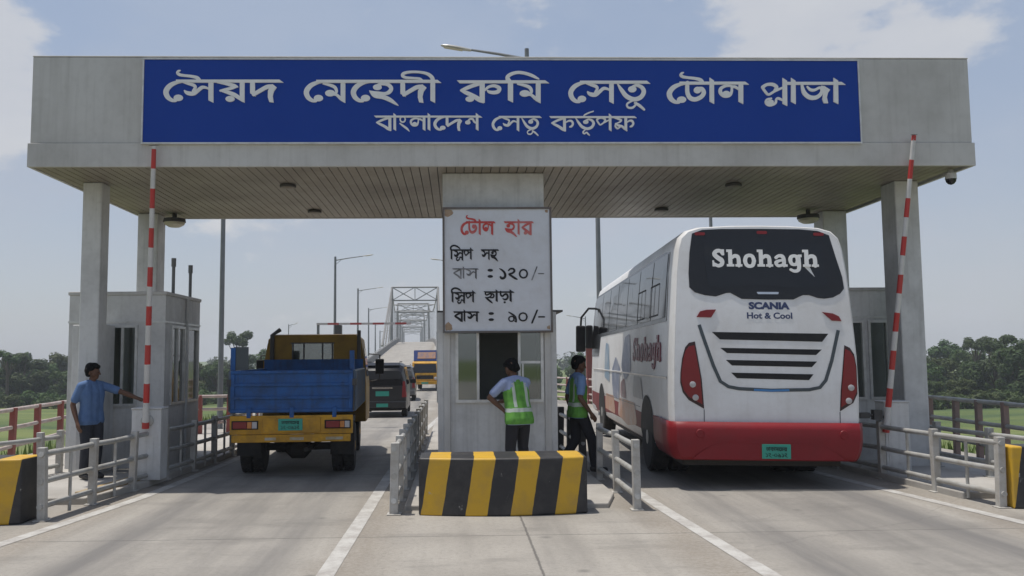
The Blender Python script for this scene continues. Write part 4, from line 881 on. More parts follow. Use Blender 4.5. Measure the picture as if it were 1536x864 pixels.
inner = round_poly([rp(1061, 357), rp(1150, 352), rp(1242, 358), rp(1250, 424), rp(1205, 428), rp(1150, 424), rp(1098, 425), rp(1068, 428)], .06)
drape(inner, bus_back, .012, .14).build('rear_glass', M['tinted'], bus, smooth_=True)
mB = lambda u, v, d: bus_back(u, v, d+.0135)
lettering([('Shohagh', rp(1075, 0)[0], rp(0, 366.5)[1], 164/S, 27.5/S)], mB, .003, 1.0, 6).build('lettering', M['letter'], bus)
def flat_text(body_, size, cx, cv, mapf, mat, parent, bold=.0, sx=1.0, d=.004):
    vs_, fs_ = text_mesh(body_, size, bold); b = MB()
    b.add([mapf(cx+p_.x*sx, cv+p_.y, d) for p_ in vs_], fs_); return b.build('lettering', mat, parent)
mB2 = lambda u, v, d: bus_back(u, v, d)
flat_text('SCANIA', .125, rp(1159, 0)[0], rp(0, 460.5)[1], mB2, M['navy_text'], bus, .007, 1.2)
flat_text('Hot & Cool', .115, rp(1159.5, 0)[0], rp(0, 475.5)[1], mB2, M['navy_text'], bus, .0035, 1.1)
b = MB(); bb = drape([rp(1215, 393), rp(1224, 394), rp(1227, 401), rp(1231, 410), rp(1225, 404)], bus_back, .0135, .1); bb.build('torn_sticker', M['letter'], bus)
bb = drape(round_poly([rp(1141, 434), rp(1175, 434), rp(1174, 437.5), rp(1143, 437.5)], .01), bus_back, .013, .1); bb.build('badge', M['chrome'], bus)
for px_ in (1058, 1154, 1241):
    yy = 341 if px_ != 1154 else 338.5
    drape(round_poly([rp(px_-8, yy-2), rp(px_+8, yy-2), rp(px_+8, yy+3), rp(px_-8, yy+3)], .02), bus_back, .014, .1, .01).build('marker_lamp', M['red_lamp'], bus)
for poly in ([(1048.5, 474), (1054, 465), (1064, 462.5), (1078.5, 462), (1070.5, 474.5)], [(1239, 465), (1255, 467), (1264, 471.5), (1267.5, 479), (1253, 478)]):
    drape([rp(*p_) for p_ in poly], bus_back, .012, .1, .01).build('corner_reflector', M['red_lamp'], bus)
for (a_, c_, d_, e_) in (((1071, 497), (1247, 498.5), (1237, 511), (1083, 508.5)), ((1083, 521.5), (1236, 523), (1227, 531.5), (1093, 529.5)), ((1091, 540), (1228, 541.5), (1220, 550), (1100, 548.5)), ((1098.5, 559.5), (1222, 561), (1215, 570), (1107, 568))):
    pl = [rp(*a_), rp(*c_), rp(*d_), rp(*e_)]
    drape(pl, bus_back, .003, .3).build('vent_slot', M['black'], bus)
def stroke_poly(pts, w_):
    Lp = []; Rp_ = []
    for k, p_ in enumerate(pts):
        a_ = Vector(pts[max(0, k-1)]); c_ = Vector(pts[min(len(pts)-1, k+1)]); d_ = (c_-a_).normalized(); nrm = Vector((-d_.y, d_.x))*w_/2
        Lp.append(tuple(Vector(p_)+nrm)); Rp_.append(tuple(Vector(p_)-nrm))
    return Lp, Rp_
vt_ = [(1052, 486), (1060, 512), (1072, 549), (1082, 573), (1094, 581), (1110, 584), (1158, 586), (1215, 584.5), (1231, 581), (1240, 570), (1250, 540), (1262, 493)]
Lp, Rp_ = stroke_poly([rp(*p_) for p_ in vt_], .045)
b = MB()
for k in range(len(Lp)-1): b.add([bus_back(*Lp[k], .006), bus_back(*Lp[k+1], .006), bus_back(*Rp_[k+1], .006), bus_back(*Rp_[k], .006)], [(0, 1, 2, 3)])
b.build('grille_trim', M['trim_grey'], bus)
Lp, Rp_ = stroke_poly([rp(*p_) for p_ in ((1132, 585.5), (1158, 586.5), (1185, 585.5))], .03)
b = MB()
for k in range(len(Lp)-1): b.add([bus_back(*Lp[k], .008), bus_back(*Lp[k+1], .008), bus_back(*Rp_[k+1], .008), bus_back(*Rp_[k], .008)], [(0, 1, 2, 3)])
b.build('blue_accent', plain('blue_accent', (.05, .2, .45), .4), bus)
M['lamp_dark'] = plain('dark_lamp_rim', (.03, .006, .006), .3)
for poly, rounds in (([(1045, 512), (1036, 514), (1030, 521), (1025, 538), (1022, 560), (1021.5, 575), (1025, 590), (1034, 602), (1057, 615), (1054, 570)], ((1040, 578), (1044, 598))),
                     ([(1270, 516), (1278, 520), (1284, 530), (1287.5, 548), (1288.5, 575), (1287, 590), (1280, 604), (1260, 617), (1262, 585), (1266, 550)], ((1277, 581), (1273, 601)))):
    pl = [(max(-1.195, min(1.195, u)), v) for u, v in (rp(*p_) for p_ in poly)]
    tl = drape(pl, bus_back, .006, .12, .006).build('tail_light', M['lamp_dark'], bus)
    c_ = Vector((sum(p_[0] for p_ in pl)/len(pl), sum(p_[1] for p_ in pl)/len(pl)))
    drape([tuple(c_+(Vector(p_)-c_)*.88) for p_ in pl], bus_back, .016, .12, .01).build('red_lens', M['red_lamp'], tl, smooth_=True)
    for cxy in rounds:
        u, v = rp(*cxy); q = bus_back(u, v, .016); b = MB(); b.lathe([(.042, 0), (.04, -.01), (.025, -.015), (.01, -.017)], q, 'y', 16); b.build('round_lamp', M['clear_lamp'], tl, smooth_=True)
# bumper: red wrap, slightly proud, over tail and corners
def red_ring(z): return bus_w(z)
zs_b = [.39, .44, .53, .64, .78, .875]
vs = []; prof = []
for z in zs_b:
    off = {.39: .0, .44: .018, .53: .03, .64: .035, .78: .03, .875: .006}[z]
    w_ = bus_w(z)+.012
    path = [(-w_, 1.25, z), (-w_, .5, z), (-w_-off*.1, .2, z), (-w_+.004, .05-off*.4, z), (-w_+.07, -.022-off, z)]+[((-1+2*k/12)*(w_-.25), -.022-off-.03*(1-(-1+2*k/12)**2), z) for k in range(13)]+[(w_-.07, -.022-off, z), (w_-.004, .05-off*.4, z), (w_+off*.1, .2, z), (w_, .5, z), (w_, 1.25, z)]
    vs += path; nb = len(path)
b = MB(); b.add(vs, [(k*nb+j, k*nb+j+1, (k+1)*nb+j+1, (k+1)*nb+j) for k in range(len(zs_b)-1) for j in range(nb-1)])
bmp = b.build('bumper', M['bus_red'], bus, smooth_=True)
so_ = bmp.modifiers.new('thick', 'SOLIDIFY'); so_.thickness = .02; so_.offset = 1
mP = lambda u, v, d: (u, -.068-d-.03*(1-(u/1.1)**2), v)
b = MB(); bb = drape([(-.98, .40), (.98, .40), (.86, .5), (.70, .585), (.5, .6), (-.55, .6), (-.72, .58), (-.86, .5)], lambda u, v, d: (u, -.066-d-.03*(1-(u/1.1)**2), v), .012, .12, .012); bb.build('bumper_inset', M['bus_red'], bus, smooth_=True)
plate(bus, rp(1139, 0)[0], rp(1181, 0)[0], .415, .60, mP, .03)
for px_ in (1049, 1262):
    u, v = rp(px_, 650); b = MB(); b.lathe([(.06, 0), (.055, -.008), (.03, -.01)], (u, -.072-.03*(1-(u/1.1)**2), v), 'y', 16); b.build('tow_cover', M['bus_red'], bus)
for u0, v0, v1 in ((rp(1057, 0)[0]-.0, .86, rp(0, 616)[1]), (rp(1260, 0)[0], .86, rp(0, 618)[1])):
    b = MB(); b.add([bus_back(u0-.005, v0, .004), bus_back(u0+.005, v0, .004), bus_back(u0+.005, v1, .004), bus_back(u0-.005, v1, .004)], [(0, 1, 2, 3)]); b.build('panel_gap', M['trim_grey'], bus)
# the sides
def bus_side(sgn):
    return lambda y, z, d: (sgn*(bus_w(z)+d), y, z)
for sgn in (-1, 1):
    sf = bus_side(sgn)
    band = [(.44, 2.22), (.55, 3.2), (1.0, 3.24), (LB-.75, 3.24), (LB-.4, 3.1), (LB-.22, 2.3), (LB-.3, 1.75), (LB-1.9, 1.75), (LB-2.1, 2.2)]
    wn = drape(band, sf, .006, .3, .006).build('side_window', M['frit'], bus, smooth_=True)
    seams = [.5, 1.75, 3.05, 4.4, 5.75, 7.1, 8.5, LB-.5]
    for k, (a_, c_) in enumerate(zip(seams, seams[1:])):
        drape(round_poly([(a_+.03+(.05 if k == 0 else 0), 2.28), (c_-.03, 2.28), (c_-.03, 3.19), (a_+.03+(.1 if k == 0 else 0), 3.19)], .03), sf, .011, .3).build('pane', M['tinted'], wn)
    for y0 in (1.1, 2.35):
        b = MB()
        for (p_, q_) in (((y0, 2.34), (y0+.75, 2.34)), ((y0, 2.8), (y0+.75, 2.8))):
            b.add([sf(p_[0], p_[1]-.012, .014), sf(q_[0], q_[1]-.012, .014), sf(q_[0], q_[1]+.012, .014), sf(p_[0], p_[1]+.012, .014)], [(0, 1, 2, 3)])
        for yy in (y0, y0+.37, y0+.75): b.add([sf(yy-.012, 2.34, .0145), sf(yy+.012, 2.34, .0145), sf(yy+.012, 2.8, .0145), sf(yy-.012, 2.8, .0145)], [(0, 1, 2, 3)])
        b.build('vent_sash', M['black'], wn)
    # skirt graphics
    skirt = [(1.26, .42), (1.26, .83), (LB-.4, .9), (LB-.4, .42)]
    drape(skirt, sf, .004, .3).build('red_skirt', M['bus_red'], bus, smooth_=True)
    for poly, mt in (([(1.3, .44), (1.34, .72), (1.46, .86), (1.58, .6), (1.7, .44)], 'brush_blue'), ([(.66, .42), (.62, .66), (.74, .95), (.9, .7), (1.0, .42)], 'brush_blue'), ([(1.02, .42), (.98, .85), (1.1, .82), (1.2, .42)], 'brush_blue'), ([(3.0, .6), (3.2, .95), (5.2, .95), (5.4, .62), (4.2, .5)], 'brush_orange'), ([(5.8, .6), (6.0, .95), (7.4, .95), (7.5, .62)], 'brush_orange'),
                     ([(3.6, 1.5), (3.9, 2.15), (4.5, 2.1), (4.9, 1.55), (4.3, 1.3)], 'brush_indigo'), ([(5.2, .9), (5.0, 1.5), (5.7, 1.75), (6.3, 1.45), (6.1, .95)], 'brush_indigo'), ([(4.2, .98), (4.4, 1.35), (4.95, 1.25), (5.0, .98)], 'brush_maroon'), ([(6.6, 1.2), (6.9, 2.0), (7.5, 2.05), (7.6, 1.3)], 'brush_cyan'), ([(2.3, 1.05), (2.5, 1.4), (3.3, 1.42), (3.4, 1.05)], 'brush_grey')):
        if mt not in M:
            cc_ = {'brush_blue': (.035, .12, .4), 'brush_orange': (.42, .17, .07), 'brush_indigo': (.11, .15, .27), 'brush_maroon': (.2, .06, .09), 'brush_cyan': (.16, .27, .38), 'brush_grey': (.33, .34, .36)}[mt]
            M[mt] = worn(mt, cc_, (.55, .55, .55), .8, 2.6, .35)
        drape(round_poly(poly, .12), sf, .0065, .3).build('painted_graphic', M[mt], bus, smooth_=True)
    b = MB(); b.box(0, .0001, 0, .0001, 0, .0001)
    b = MB()
    for z_ in (1.44,): b.add([sf(.3, z_-.015, .004), sf(LB-.8, z_-.015, .004), sf(LB-.8, z_+.015, .02), sf(.3, z_+.015, .02), sf(LB-.8, z_+.02, .004), sf(.3, z_+.02, .004)], [(0, 1, 2, 3), (3, 2, 4, 5)])
    b.build('side_moulding', M['bus_white'], bus)
    b = MB()
    for yy in (2.0+.75, 4.1, 5.4, 6.7, 7.9): b.add([sf(yy-.006, .45, .0085), sf(yy+.006, .45, .0085), sf(yy+.006, 1.42, .0085), sf(yy-.006, 1.42, .0085)], [(0, 1, 2, 3)])
    for zz in (.92,): b.add([sf(2.6, zz-.005, .0086), sf(LB-2.6, zz-.005, .0086), sf(LB-2.6, zz+.005, .0086), sf(2.6, zz+.005, .0086)], [(0, 1, 2, 3)])
    b.build('hatch_gap', M['trim_grey'], bus)
    mS = (lambda u, v, d, sf=sf: sf(3.45-u, v, d+.004)) if sgn < 0 else (lambda u, v, d, sf=sf: sf(.6+u, v, d+.004))
    lettering([('Shohagh', 0, 2.05, 2.75, .38)], mS, .003, .9, 5).build('lettering', M['maroon_text'], bus)
    for ya, ra in ((1.95, .5), (8.15, .5)):                             # wheel arches and wheels
        pts = [(ya+.62*math.cos(R(a_)), .5+.64*math.sin(R(a_))) for a_ in range(0, 181, 12)]; pts = [(ya+.62, .36)]+pts+[(ya-.62, .36)]
        drape(pts, sf, .010, .2).build('wheel_arch', M['black'], bus)
        wheel(bus, sgn*(bus_w(.6)-.125), ya, ra, .27, sgn, 'galv')
    if True:
        wheel(bus, sgn*(bus_w(.6)-.44), 1.95, .5, .27, sgn, 'dark_metal')
b = MB(); b.box(-1.05, 1.05, .25, LB-.3, .28, .45); b.box(-.5, .5, .5, 1.6, .26, .4); b.tube([(-1.1, 2.1, .5), (1.1, 2.1, .5)], .09); b.lathe([(.1, -.15), (.2, -.08), (.2, .08), (.1, .15)], (0, 2.1, .47), 'x', 14); b.build('underframe', M['underside'], bus)
b = MB(); b.prism(round_poly([(-.72, 3.46), (-.66, 3.62), (.66, 3.62), (.72, 3.46)], .1), 4.2, 7.0, 'xz'); b.build('roof_unit', worn('grey_roof_unit', (.16, .16, .16), (.1, .1, .1), .4, 3, .6), bus, bevel=.03)
for sgn in (-1, 1):
    b = MB(); b.tube([(sgn*1.06, LB-.55, 2.95), (sgn*1.3, LB-.1, 2.98), (sgn*1.48, LB+.02, 2.75), (sgn*1.5, LB, 2.45)], .028, 8); mr_ = b.build('mirror_arm', M['black'], bus, smooth_=True)
    b = MB(); b.obox((sgn*1.5, LB, 2.2), (.12, 0, 0), (0, .07, 0), (0, 0, .34)); b.obox((sgn*1.28, LB-.05, 2.25), (.09, 0, 0), (0, .06, 0), (0, 0, .3)); b.build('mirror', M['black'], mr_, bevel=.04)
qb = P(1150, 690, 11.25); bus.location = (qb.x, 11.25, .0); bus.rotation_euler = (0, R(.9), R(-3.2))

# ---- yellow and blue lorry (origin under the middle of the tail, +y forward)
tr = thing('tipper_truck', 'small yellow truck with a blue drop-side bed seen from behind in the left lane', 'truck', (0, 0, 0))
HW = .89
def slab(b, x0, x1, y, z0, z1, d): b.box(x0, x1, y, y+d, z0, z1)
b = MB(); b.box(-HW, HW, 0, .035, .97, 1.59)
tg = b.build('tailgate', M['truck_blue'], tr, bevel=.008)
b = MB()
for z in (1.0, 1.19, 1.38, 1.565): b.box(-HW-.0, HW, -.022, -.001, z-.022, z+.022)
for x in (-HW+.03, HW-.03): b.box(x-.03, x+.03, -.02, -.0012, 1.023, 1.54)
b.build('rib', M['truck_blue'], tg, bevel=.006)
for x in (-.62, 0, .62):
    b = MB(); b.box(x-.03, x+.03, -.035, -.003, .9, 1.05); b.build('hinge', M['truck_blue'], tg)
for x in (-HW-.02, HW+.02):
    b = MB(); b.box(x-.03, x+.03, -.03, .06, 1.36, 1.46); b.tube([(x, -.02, 1.42), (x, -.045, 1.2), (x*.985, -.04, 1.0)], .012, 6); b.build('latch', M['dark_metal'], tg)
BL = 3.0
for sg_ in (-1, 1):
    x = sg_*HW; b = MB(); b.box(min(x, x-sg_*.03), max(x, x-sg_*.03), .04, BL, .97, 1.59); sd = b.build('side_board', M['truck_blue'], tr, bevel=.006)
    b = MB()
    for k in range(9):
        y = .1+k*.35; b.box(min(x+sg_*.001, x+sg_*.045), max(x+sg_*.001, x+sg_*.045), y-.028, y+.028, .99, 1.57)
    for z in (1.0, 1.2, 1.4, 1.57): b.box(min(x+sg_*.001, x+sg_*.03), max(x+sg_*.001, x+sg_*.03), .05, BL-.02, z-.02, z+.02)
    b.build('rib', worn('scraped_blue_grey', (.1, .15, .22), (.2, .19, .17), .8, 5, .5) if 'scr' not in M else M['scr'], sd)
    M['scr'] = bpy.data.materials['scraped_blue_grey']
    b = MB(); b.box(x-.035-sg_*.02, x+.035-sg_*.02, .04, .1, 1.592, 1.93 if sg_ < 0 else 1.88); b.build('corner_post', M['truck_blue'], tr, bevel=.006)
b = MB(); b.box(-HW+.03, -HW+.24, .06, .075, 1.6, 1.94); b.build('mesh_flap', M['trim_grey'], tr)
b = MB(); b.box(-HW+.031, HW-.031, .04, BL, .99, 1.03); b.build('bed_floor', M['underside'], tr)
b = MB(); b.box(-HW, HW, BL+.002, BL+.05, .97, 1.75); b.build('headboard', M['truck_blue'], tr)
b = MB(); b.tube([(-HW+.12, BL+.12, 1.0), (-HW+.12, BL+.12, 2.2), (-HW+.25, BL+.2, 2.3)], .04, 8); b.build('roll_hoop', M['dark_metal'], tr, smooth_=True)
b = MB(); b.tube([(HW-.08, BL+.12, 1.0), (HW-.08, BL+.12, 2.28)], .035, 8); b.build('exhaust_stack', M['dark_metal'], tr, smooth_=True)
# rear frame, lamps, plate
b = MB(); b.box(-HW, HW, -.03, .05, .66, .93); b.box(-.42, .42, -.042, -.031, .68, .9); b.build('rear_frame', M['truck_yellow'], tr, bevel=.01)
b = MB(); b.box(-HW+.03, HW-.03, -.055, .03, .545, .655); b.build('rear_bumper', M['truck_yellow'], tr, bevel=.01)
M['sticker'] = worn('scuffed_sticker', (.4, .38, .32), (.3, .2, .05), .9, 9, .6)
for u0, u1, in ((-.38, -.22), (-.02, .18), (.5, .75)):
    b = MB(); b.box(u0, u1, -.0585, -.056, .575, .615); b.build('sticker', M['sticker'], tr)
for sg_ in (-1, 1):
    cx = sg_*.67; b = MB(); b.box(cx-.19, cx+.19, -.05, -.0425 if False else -.031, .735, .86); hs = b.build('tail_light', M['black'], tr, bevel=.006)
    b = MB(); b.box(cx-.17, cx+.03, -.062, -.051, .75, .845); b.build('red_lens', M['red_lamp'], hs, bevel=.004)
    b = MB(); b.box(cx+.035, cx+.1, -.062, -.051, .75, .845); b.build('amber_lens', M['amber_lamp'], hs, bevel=.004)
    b = MB(); b.box(cx+.105, cx+.175, -.062, -.051, .75, .845); b.build('clear_lens', M['clear_lamp'], hs, bevel=.004)
    b = MB(); b.box(sg_*.70-.18, sg_*.70+.18, .5, .515, .3, .62); b.build('mud_flap', M['rubber'], tr)
    wheel(tr, sg_*.785, 1.02, .38, .165, sg_, 'truck_yellow'); wheel(tr, sg_*.605, 1.02, .38, .165, -sg_, 'dark_metal'); wheel(tr, sg_*(HW-.2), BL+.95, .37, .2, sg_, 'truck_yellow')
plate(tr, -.19, .16, .715, .885, lambda u, v, d: (u, -.042-d, v), .012)
b = MB(); b.box(-.42, -.32, .05, BL+1.2, .55, .72); b.box(.32, .42, .05, BL+1.2, .55, .72); b.tube([(-.85, 1.02, .38), (.85, 1.02, .38)], .06); b.lathe([(.07, -.2), (.17, -.1), (.17, .1), (.07, .2)], (-.02, 1.02, .36), 'x', 14); b.tube([(-.02, 1.02, .4), (-.02, 2.8, .5)], .05); b.box(.45, .8, 1.6, 2.2, .42, .8); b.box(-.75, -.5, 1.7, 2.3, .45, .78)
b.tube([(.2, .1, .42), (.22, .6, .4), (.3, 1.6, .45)], .035); b.build('chassis', M['underside'], tr)
# cab
y0 = BL+.16; cab = MB(); cw = .95
secs = [(y0, .6, 2.16, .93), (y0+.02, .6, 2.2, .94), (y0+.3, .6, 2.22, .95), (y0+1.0, .6, 2.2, .95), (y0+1.3, .6, 1.45, .95), (y0+1.55, .58, 1.2, .93), (y0+1.6, .55, 1.1, .88)]
vs = []
for y, zb, zt, w_ in secs:
    wt_ = w_-.08*(zt-1.3 if zt > 1.3 else 0)/.8; zm = min(1.3, zt-.05)
    vs += [(-w_, y, zb), (-w_, y, zm), (-wt_, y, zt-.08), (-wt_+.1, y, zt), (wt_-.1, y, zt), (wt_, y, zt-.08), (w_, y, zm), (w_, y, zb)]
hole = []
cab.add(vs, [(k*8+j, k*8+(j+1) % 8, (k+1)*8+(j+1) % 8, (k+1)*8+j) for k in range(len(secs)-1) for j in range(8)]+[tuple(range((len(secs)-1)*8, len(secs)*8))])
wl, wr, wz0_, wz1_ = -.42, .34, 1.72, 2.04
B8 = vs[:8]
cab.add([(-.93, y0, .6), (.93, y0, .6), (.93, y0, wz0_), (-.93, y0, wz0_)], [(0, 1, 2, 3)])
cab.add([(-.91, y0, wz0_), (wl, y0, wz0_), (wl, y0, wz1_), (-.86, y0, wz1_)], [(0, 1, 2, 3)]); cab.add([(wr, y0, wz0_), (.91, y0, wz0_), (.86, y0, wz1_), (wr, y0, wz1_)], [(0, 1, 2, 3)]); cab.add([(-.86, y0, wz1_), (.86, y0, wz1_), (.76, y0, 2.16), (-.76, y0, 2.16)], [(0, 1, 2, 3)])
cabo = cab.build('cab', M['cab_yellow'], tr, bevel=.02)
b = MB(); b.box(wl, wr, y0+.005, y0+.012, wz0_, wz1_); rw = b.build('rear_window', M['cab_glass'], cabo)
b = MB()
for x in (wl+.02, -.2, .14, wr-.02): b.box(x-.012, x+.012, y0-.02, y0-.008, wz0_-.02, wz1_+.02)
b.box(wl-.02, wr+.02, y0-.022, y0-.001, wz0_-.03, wz0_); b.box(wl-.02, wr+.02, y0-.022, y0-.001, wz1_, wz1_+.02); b.build('window_bar', M['dark_metal'], rw)
b = MB(); b.add([(-.72, y0+1.02, 2.0), (.72, y0+1.02, 2.0), (.8, y0+1.31, 1.46), (-.8, y0+1.31, 1.46)], [(0, 1, 2, 3)]); b.v = [(x, y+.012, z+.02) for x, y, z in b.v]; b.build('windscreen', M['cab_glass'], cabo)
for sg_ in (-1, 1):
    b = MB(); xs_ = lambda z: sg_*(.957-.08*(z-1.3)/.8)
    b.add([(xs_(1.42), y0+.25, 1.42), (xs_(1.42), y0+1.15, 1.42), (xs_(1.95), y0+.98, 1.95), (xs_(1.95), y0+.25, 1.95)], [(0, 1, 2, 3)]); dr = b.build('door_window', M['tinted'], cabo)
    b = MB(); b.tube([(sg_*.94, y0+1.15, 1.85), (sg_*1.16, y0+1.12, 1.83), (sg_*1.16, y0+1.12, 1.35), (sg_*.96, y0+1.2, 1.3)], .014, 6); ma = b.build('mirror_arm', M['dark_metal'], tr)
    b = MB(); b.obox((sg_*1.16, y0+1.1, 1.6), (.085, 0, 0), (0, .03, 0), (0, 0, .15)); b.build('mirror', M['black'], ma, bevel=.02)
b = MB(); b.box(-.5, .5, y0+.15, y0+.35, .9, 1.55); b.lathe([(.17, 0), (.19, .015), (.17, .03)], (.4, y0+.95, 1.5), 'y', 18); b.build('seat', M['black'], cabo)
b = MB(); b.obox((.08, y0+1.0, 1.9), (.13, 0, 0), (0, .01, 0), (0, 0, .035)); b.build('cab_mirror', M['black'], cabo)
qt = P(437, 710, 12.75); tr.location = (qt.x, 12.75, 0); tr.rotation_euler = (0, 0, R(3.5))

# ---- cars beyond
def car(name, label, W, Ln, H, paint, loc, rz, plates=True):
    t = thing(name, label, 'car', loc, rz); hw = W/2; zw = H*.56
    secs = [(0, .34, zw*.98, hw*.93, 0, 0), (.04, .3, zw, hw*.98, H*.86, hw*.74), (.22, .27, zw, hw, H*.97, hw*.80), (.8, .25, zw, hw, H, hw*.82), (Ln*.6, .25, zw, hw, H*.985, hw*.81), (Ln*.74, .25, zw*.99, hw, zw*1.05, hw*.9), (Ln*.95, .27, zw*.86, hw*.95, zw*.87, hw*.8), (Ln, .32, zw*.7, hw*.86, zw*.72, hw*.7)]
    b = MB(); vs = []
    for y, zb, zm, w_, zt, wt_ in secs:
        if zt == 0: zt, wt_ = zm+.02, w_*.97
        vs += [(-w_, y, zb), (-w_*1.0, y, zb+.3), (-w_, y, zm), (-wt_-.03, y, zt-.07 if zt-zm > .1 else zt-.005), (-wt_+.08, y, zt), (wt_-.08, y, zt), (wt_+.03, y, zt-.07 if zt-zm > .1 else zt-.005), (w_, y, zm), (w_, y, zb+.3), (w_, y, zb)]
    b.add(vs, [(k*10+j, k*10+(j+1) % 10, (k+1)*10+(j+1) % 10, (k+1)*10+j) for k in range(len(secs)-1) for j in range(10)]+[tuple(range(10)), tuple(range(70, 80))])
    bo = b.build('body', M[paint], t, smooth_=True, bevel=.02)
    yb = lambda z: .0 if z < zw else .04+.18*max(0, (z-H*.86)/(H*.11)) if z > H*.86 else .04*(z-zw)/(H*.86-zw)
    b = MB(); z0_, z1_ = zw*1.04, H*.88; b.add([(-hw*.84, yb(z0_)-.012, z0_), (hw*.84, yb(z0_)-.012, z0_), (hw*.68, yb(z1_)-.012, z1_), (-hw*.68, yb(z1_)-.012, z1_)], [(0, 1, 2, 3)]); b.build('rear_window', M['tinted'], t)
    b = MB(); b.box(-hw*.97, hw*.97, -.09, .06, .32, .56); b.build('bumper', M[paint], t, bevel=.03)
    b = MB(); b.box(-.42*hw, .42*hw, -.035, -.005, zw*.94, zw*.99); b.build('chrome_strip', M['chrome'], t)
    mp_ = lambda u, v, d: (u, -.008-d, v)
    plate(t, -.23, .23, zw*.70, zw*.86, mp_, .012, False)
    if plates: plate(t, -.2, .2, .36, .48, lambda u, v, d: (u, -.092-d, v), .01, False)
    for s_ in (-1, 1):
        b = MB(); b.add([(s_*hw*.985, -.02, zw*.66), (s_*hw*.80, -.02, zw*.66), (s_*hw*.84, .01, zw*1.18), (s_*hw*.93, .01, zw*1.18), (s_*(hw+.012), .18, zw*.68), (s_*hw*.97, .2, zw*1.1)], [(0, 1, 2, 3), (0, 4, 5, 3)]); b.build('tail_light', M['red_lamp'], t)
        b = MB(); x_ = lambda z: s_*(hw+.004-(hw*.2)*(z-zw)/(H-zw)*.86)
        for ya, yc in ((.35, 1.35), (1.45, 2.35), (2.45, Ln*.64)): b.add([(x_(zw*1.05), ya, zw*1.05), (x_(zw*1.05), yc+.05, zw*1.05), (x_(H*.93), yc-.1, H*.93), (x_(H*.93), ya+.06, H*.93)], [(0, 1, 2, 3)])
        b.v = [(x+s_*.012, y, z) for x, y, z in b.v]; b.build('side_window', M['tinted'], t)
        b = MB(); b.obox((s_*(hw+.13), Ln*.68, zw*1.12), (.11, 0, 0), (0, .06, 0), (0, 0, .085)); b.build('mirror', M['black'], t, bevel=.03)
        for y in (.8, Ln-.85): wheel(t, s_*(hw-.1), y, .33, .2, s_, 'galv')
        b = MB(); b.tube([(s_*hw*.68, .7, H+.03), (s_*hw*.68, Ln*.55, H+.03)], .018, 6); b.build('roof_rail', M['black'], t)
    b = MB(); b.prism([(.1, H*.955), (.32, H*1.005), (.3, H*.97)], -hw*.7, hw*.7, 'yz'); b.build('spoiler', M[paint], t)
    b = MB(); b.box(-hw*.75, hw*.75, .2, Ln-.3, .22, .34); b.tube([(-.35, -.03, .27), (-.35, .6, .29)], .03); b.build('underbody', M['underside'], t)
    return t
q = P(573.5, 620, 29.5); car('minivan', 'black minivan with two green plates ahead of the yellow truck', 1.66, 4.3, 1.86, 'van_black', (q.x, 29.5, lerp_table(ROAD, 29.5)[2]+.005), R(1.2))
q = P(598, 597, 43); car('estate_car', 'dark grey car half hidden ahead of the black minivan', 1.66, 4.2, 1.78, 'suv_grey', (q.x, 43, lerp_table(ROAD, 43)[2]+.005), R(2.0), False)

# ---- oncoming lorry (front towards -y)
ot = thing('cargo_truck', 'yellow lorry with a blue covered cargo box coming down the bridge ramp', 'truck', (0, 0, 0)); hw = 1.0
b = MB(); b.box(-hw, hw, 1.75, 6.2, 1.0, 3.0)
M['cargo'] = worn('dark_blue_tarpaulin', (.012, .035, .15), (.05, .05, .08), .7, 2.5, .7, spec=.2)
b.build('cargo_box', M['cargo'], ot, bevel=.03)
b = MB(); b.prism([(1.3, 2.22), (1.76, 3.02), (1.74, 2.2)], -hw*.97, hw*.97, 'yz'); b.build('cargo_hood', M['cargo'], ot)
b = MB(); b.obox((0, 1.512, 2.63), (.68, 0, 0), Vector((0, .46, .8))*.3, Vector((0, -.8, .46))*.012); b.build('faded_panel', worn('faded_orange_panel', (.3, .16, .09), (.08, .1, .2), .9, 4, .6), ot)
b = MB(); b.prism([(0, .55), (0, 1.25), (.22, 2.08), (.4, 2.18), (1.6, 2.18), (1.66, .55)], -hw*.96, hw*.96, 'yz'); cb_ = b.build('cab', M['truck_yellow'], ot, bevel=.05)
b = MB(); b.add([(-.86, .03, 1.34), (.86, .03, 1.34), (.8, .205, 2.0), (-.8, .205, 2.0)], [(0, 1, 2, 3)]); b.v = [(x, y-.02, z) for x, y, z in b.v]; b.build('windscreen', M['tinted'], ot)
for x in (-.4, .3):
    b = MB(); b.tube([(x, -.0, 1.36), (x+.35, .1, 1.7)], .012, 5); b.build('wiper', M['black'], ot)
b = MB(); b.box(-.62, .62, -.02, -.002, .88, 1.16); b.build('grille', M['black'], ot)
b = MB(); b.box(-hw, hw, -.12, .04, .5, .72); b.build('bumper', M['truck_yellow'], ot, bevel=.02)
b = MB(); b.box(-.25, .25, -.132, -.122, .54, .66); b.build('number_plate', M['plate'], ot)
for s_ in (-1, 1):
    b = MB(); b.lathe([(.12, 0), (.1, -.03), (.02, -.04)], (s_*.78, -.003, .93), 'y', 14); b.build('headlight', M['clear_lamp'], ot)
    b = MB(); b.obox((s_*1.15, .15, 1.7), (.09, 0, 0), (0, .03, 0), (0, 0, .18)); b.tube([(s_*.95, .3, 1.9), (s_*1.15, .16, 1.86)], .015, 5); b.build('mirror', M['black'], ot)
    wheel(ot, s_*.86, .85, .43, .24, s_); wheel(ot, s_*.84, 4.9, .43, .3, s_)
b = MB(); b.box(-.45, .45, .2, 6.1, .5, .98); b.build('chassis', M['underside'], ot)
q = P(637.5, 583, 57); ot.location = (q.x, 57, lerp_table(ROAD, 57)[2]); ot.rotation_euler = (0, 0, R(-3))
sc_ = (40.5*57/1280)/2.0; ot.scale = (sc_, sc_, sc_)
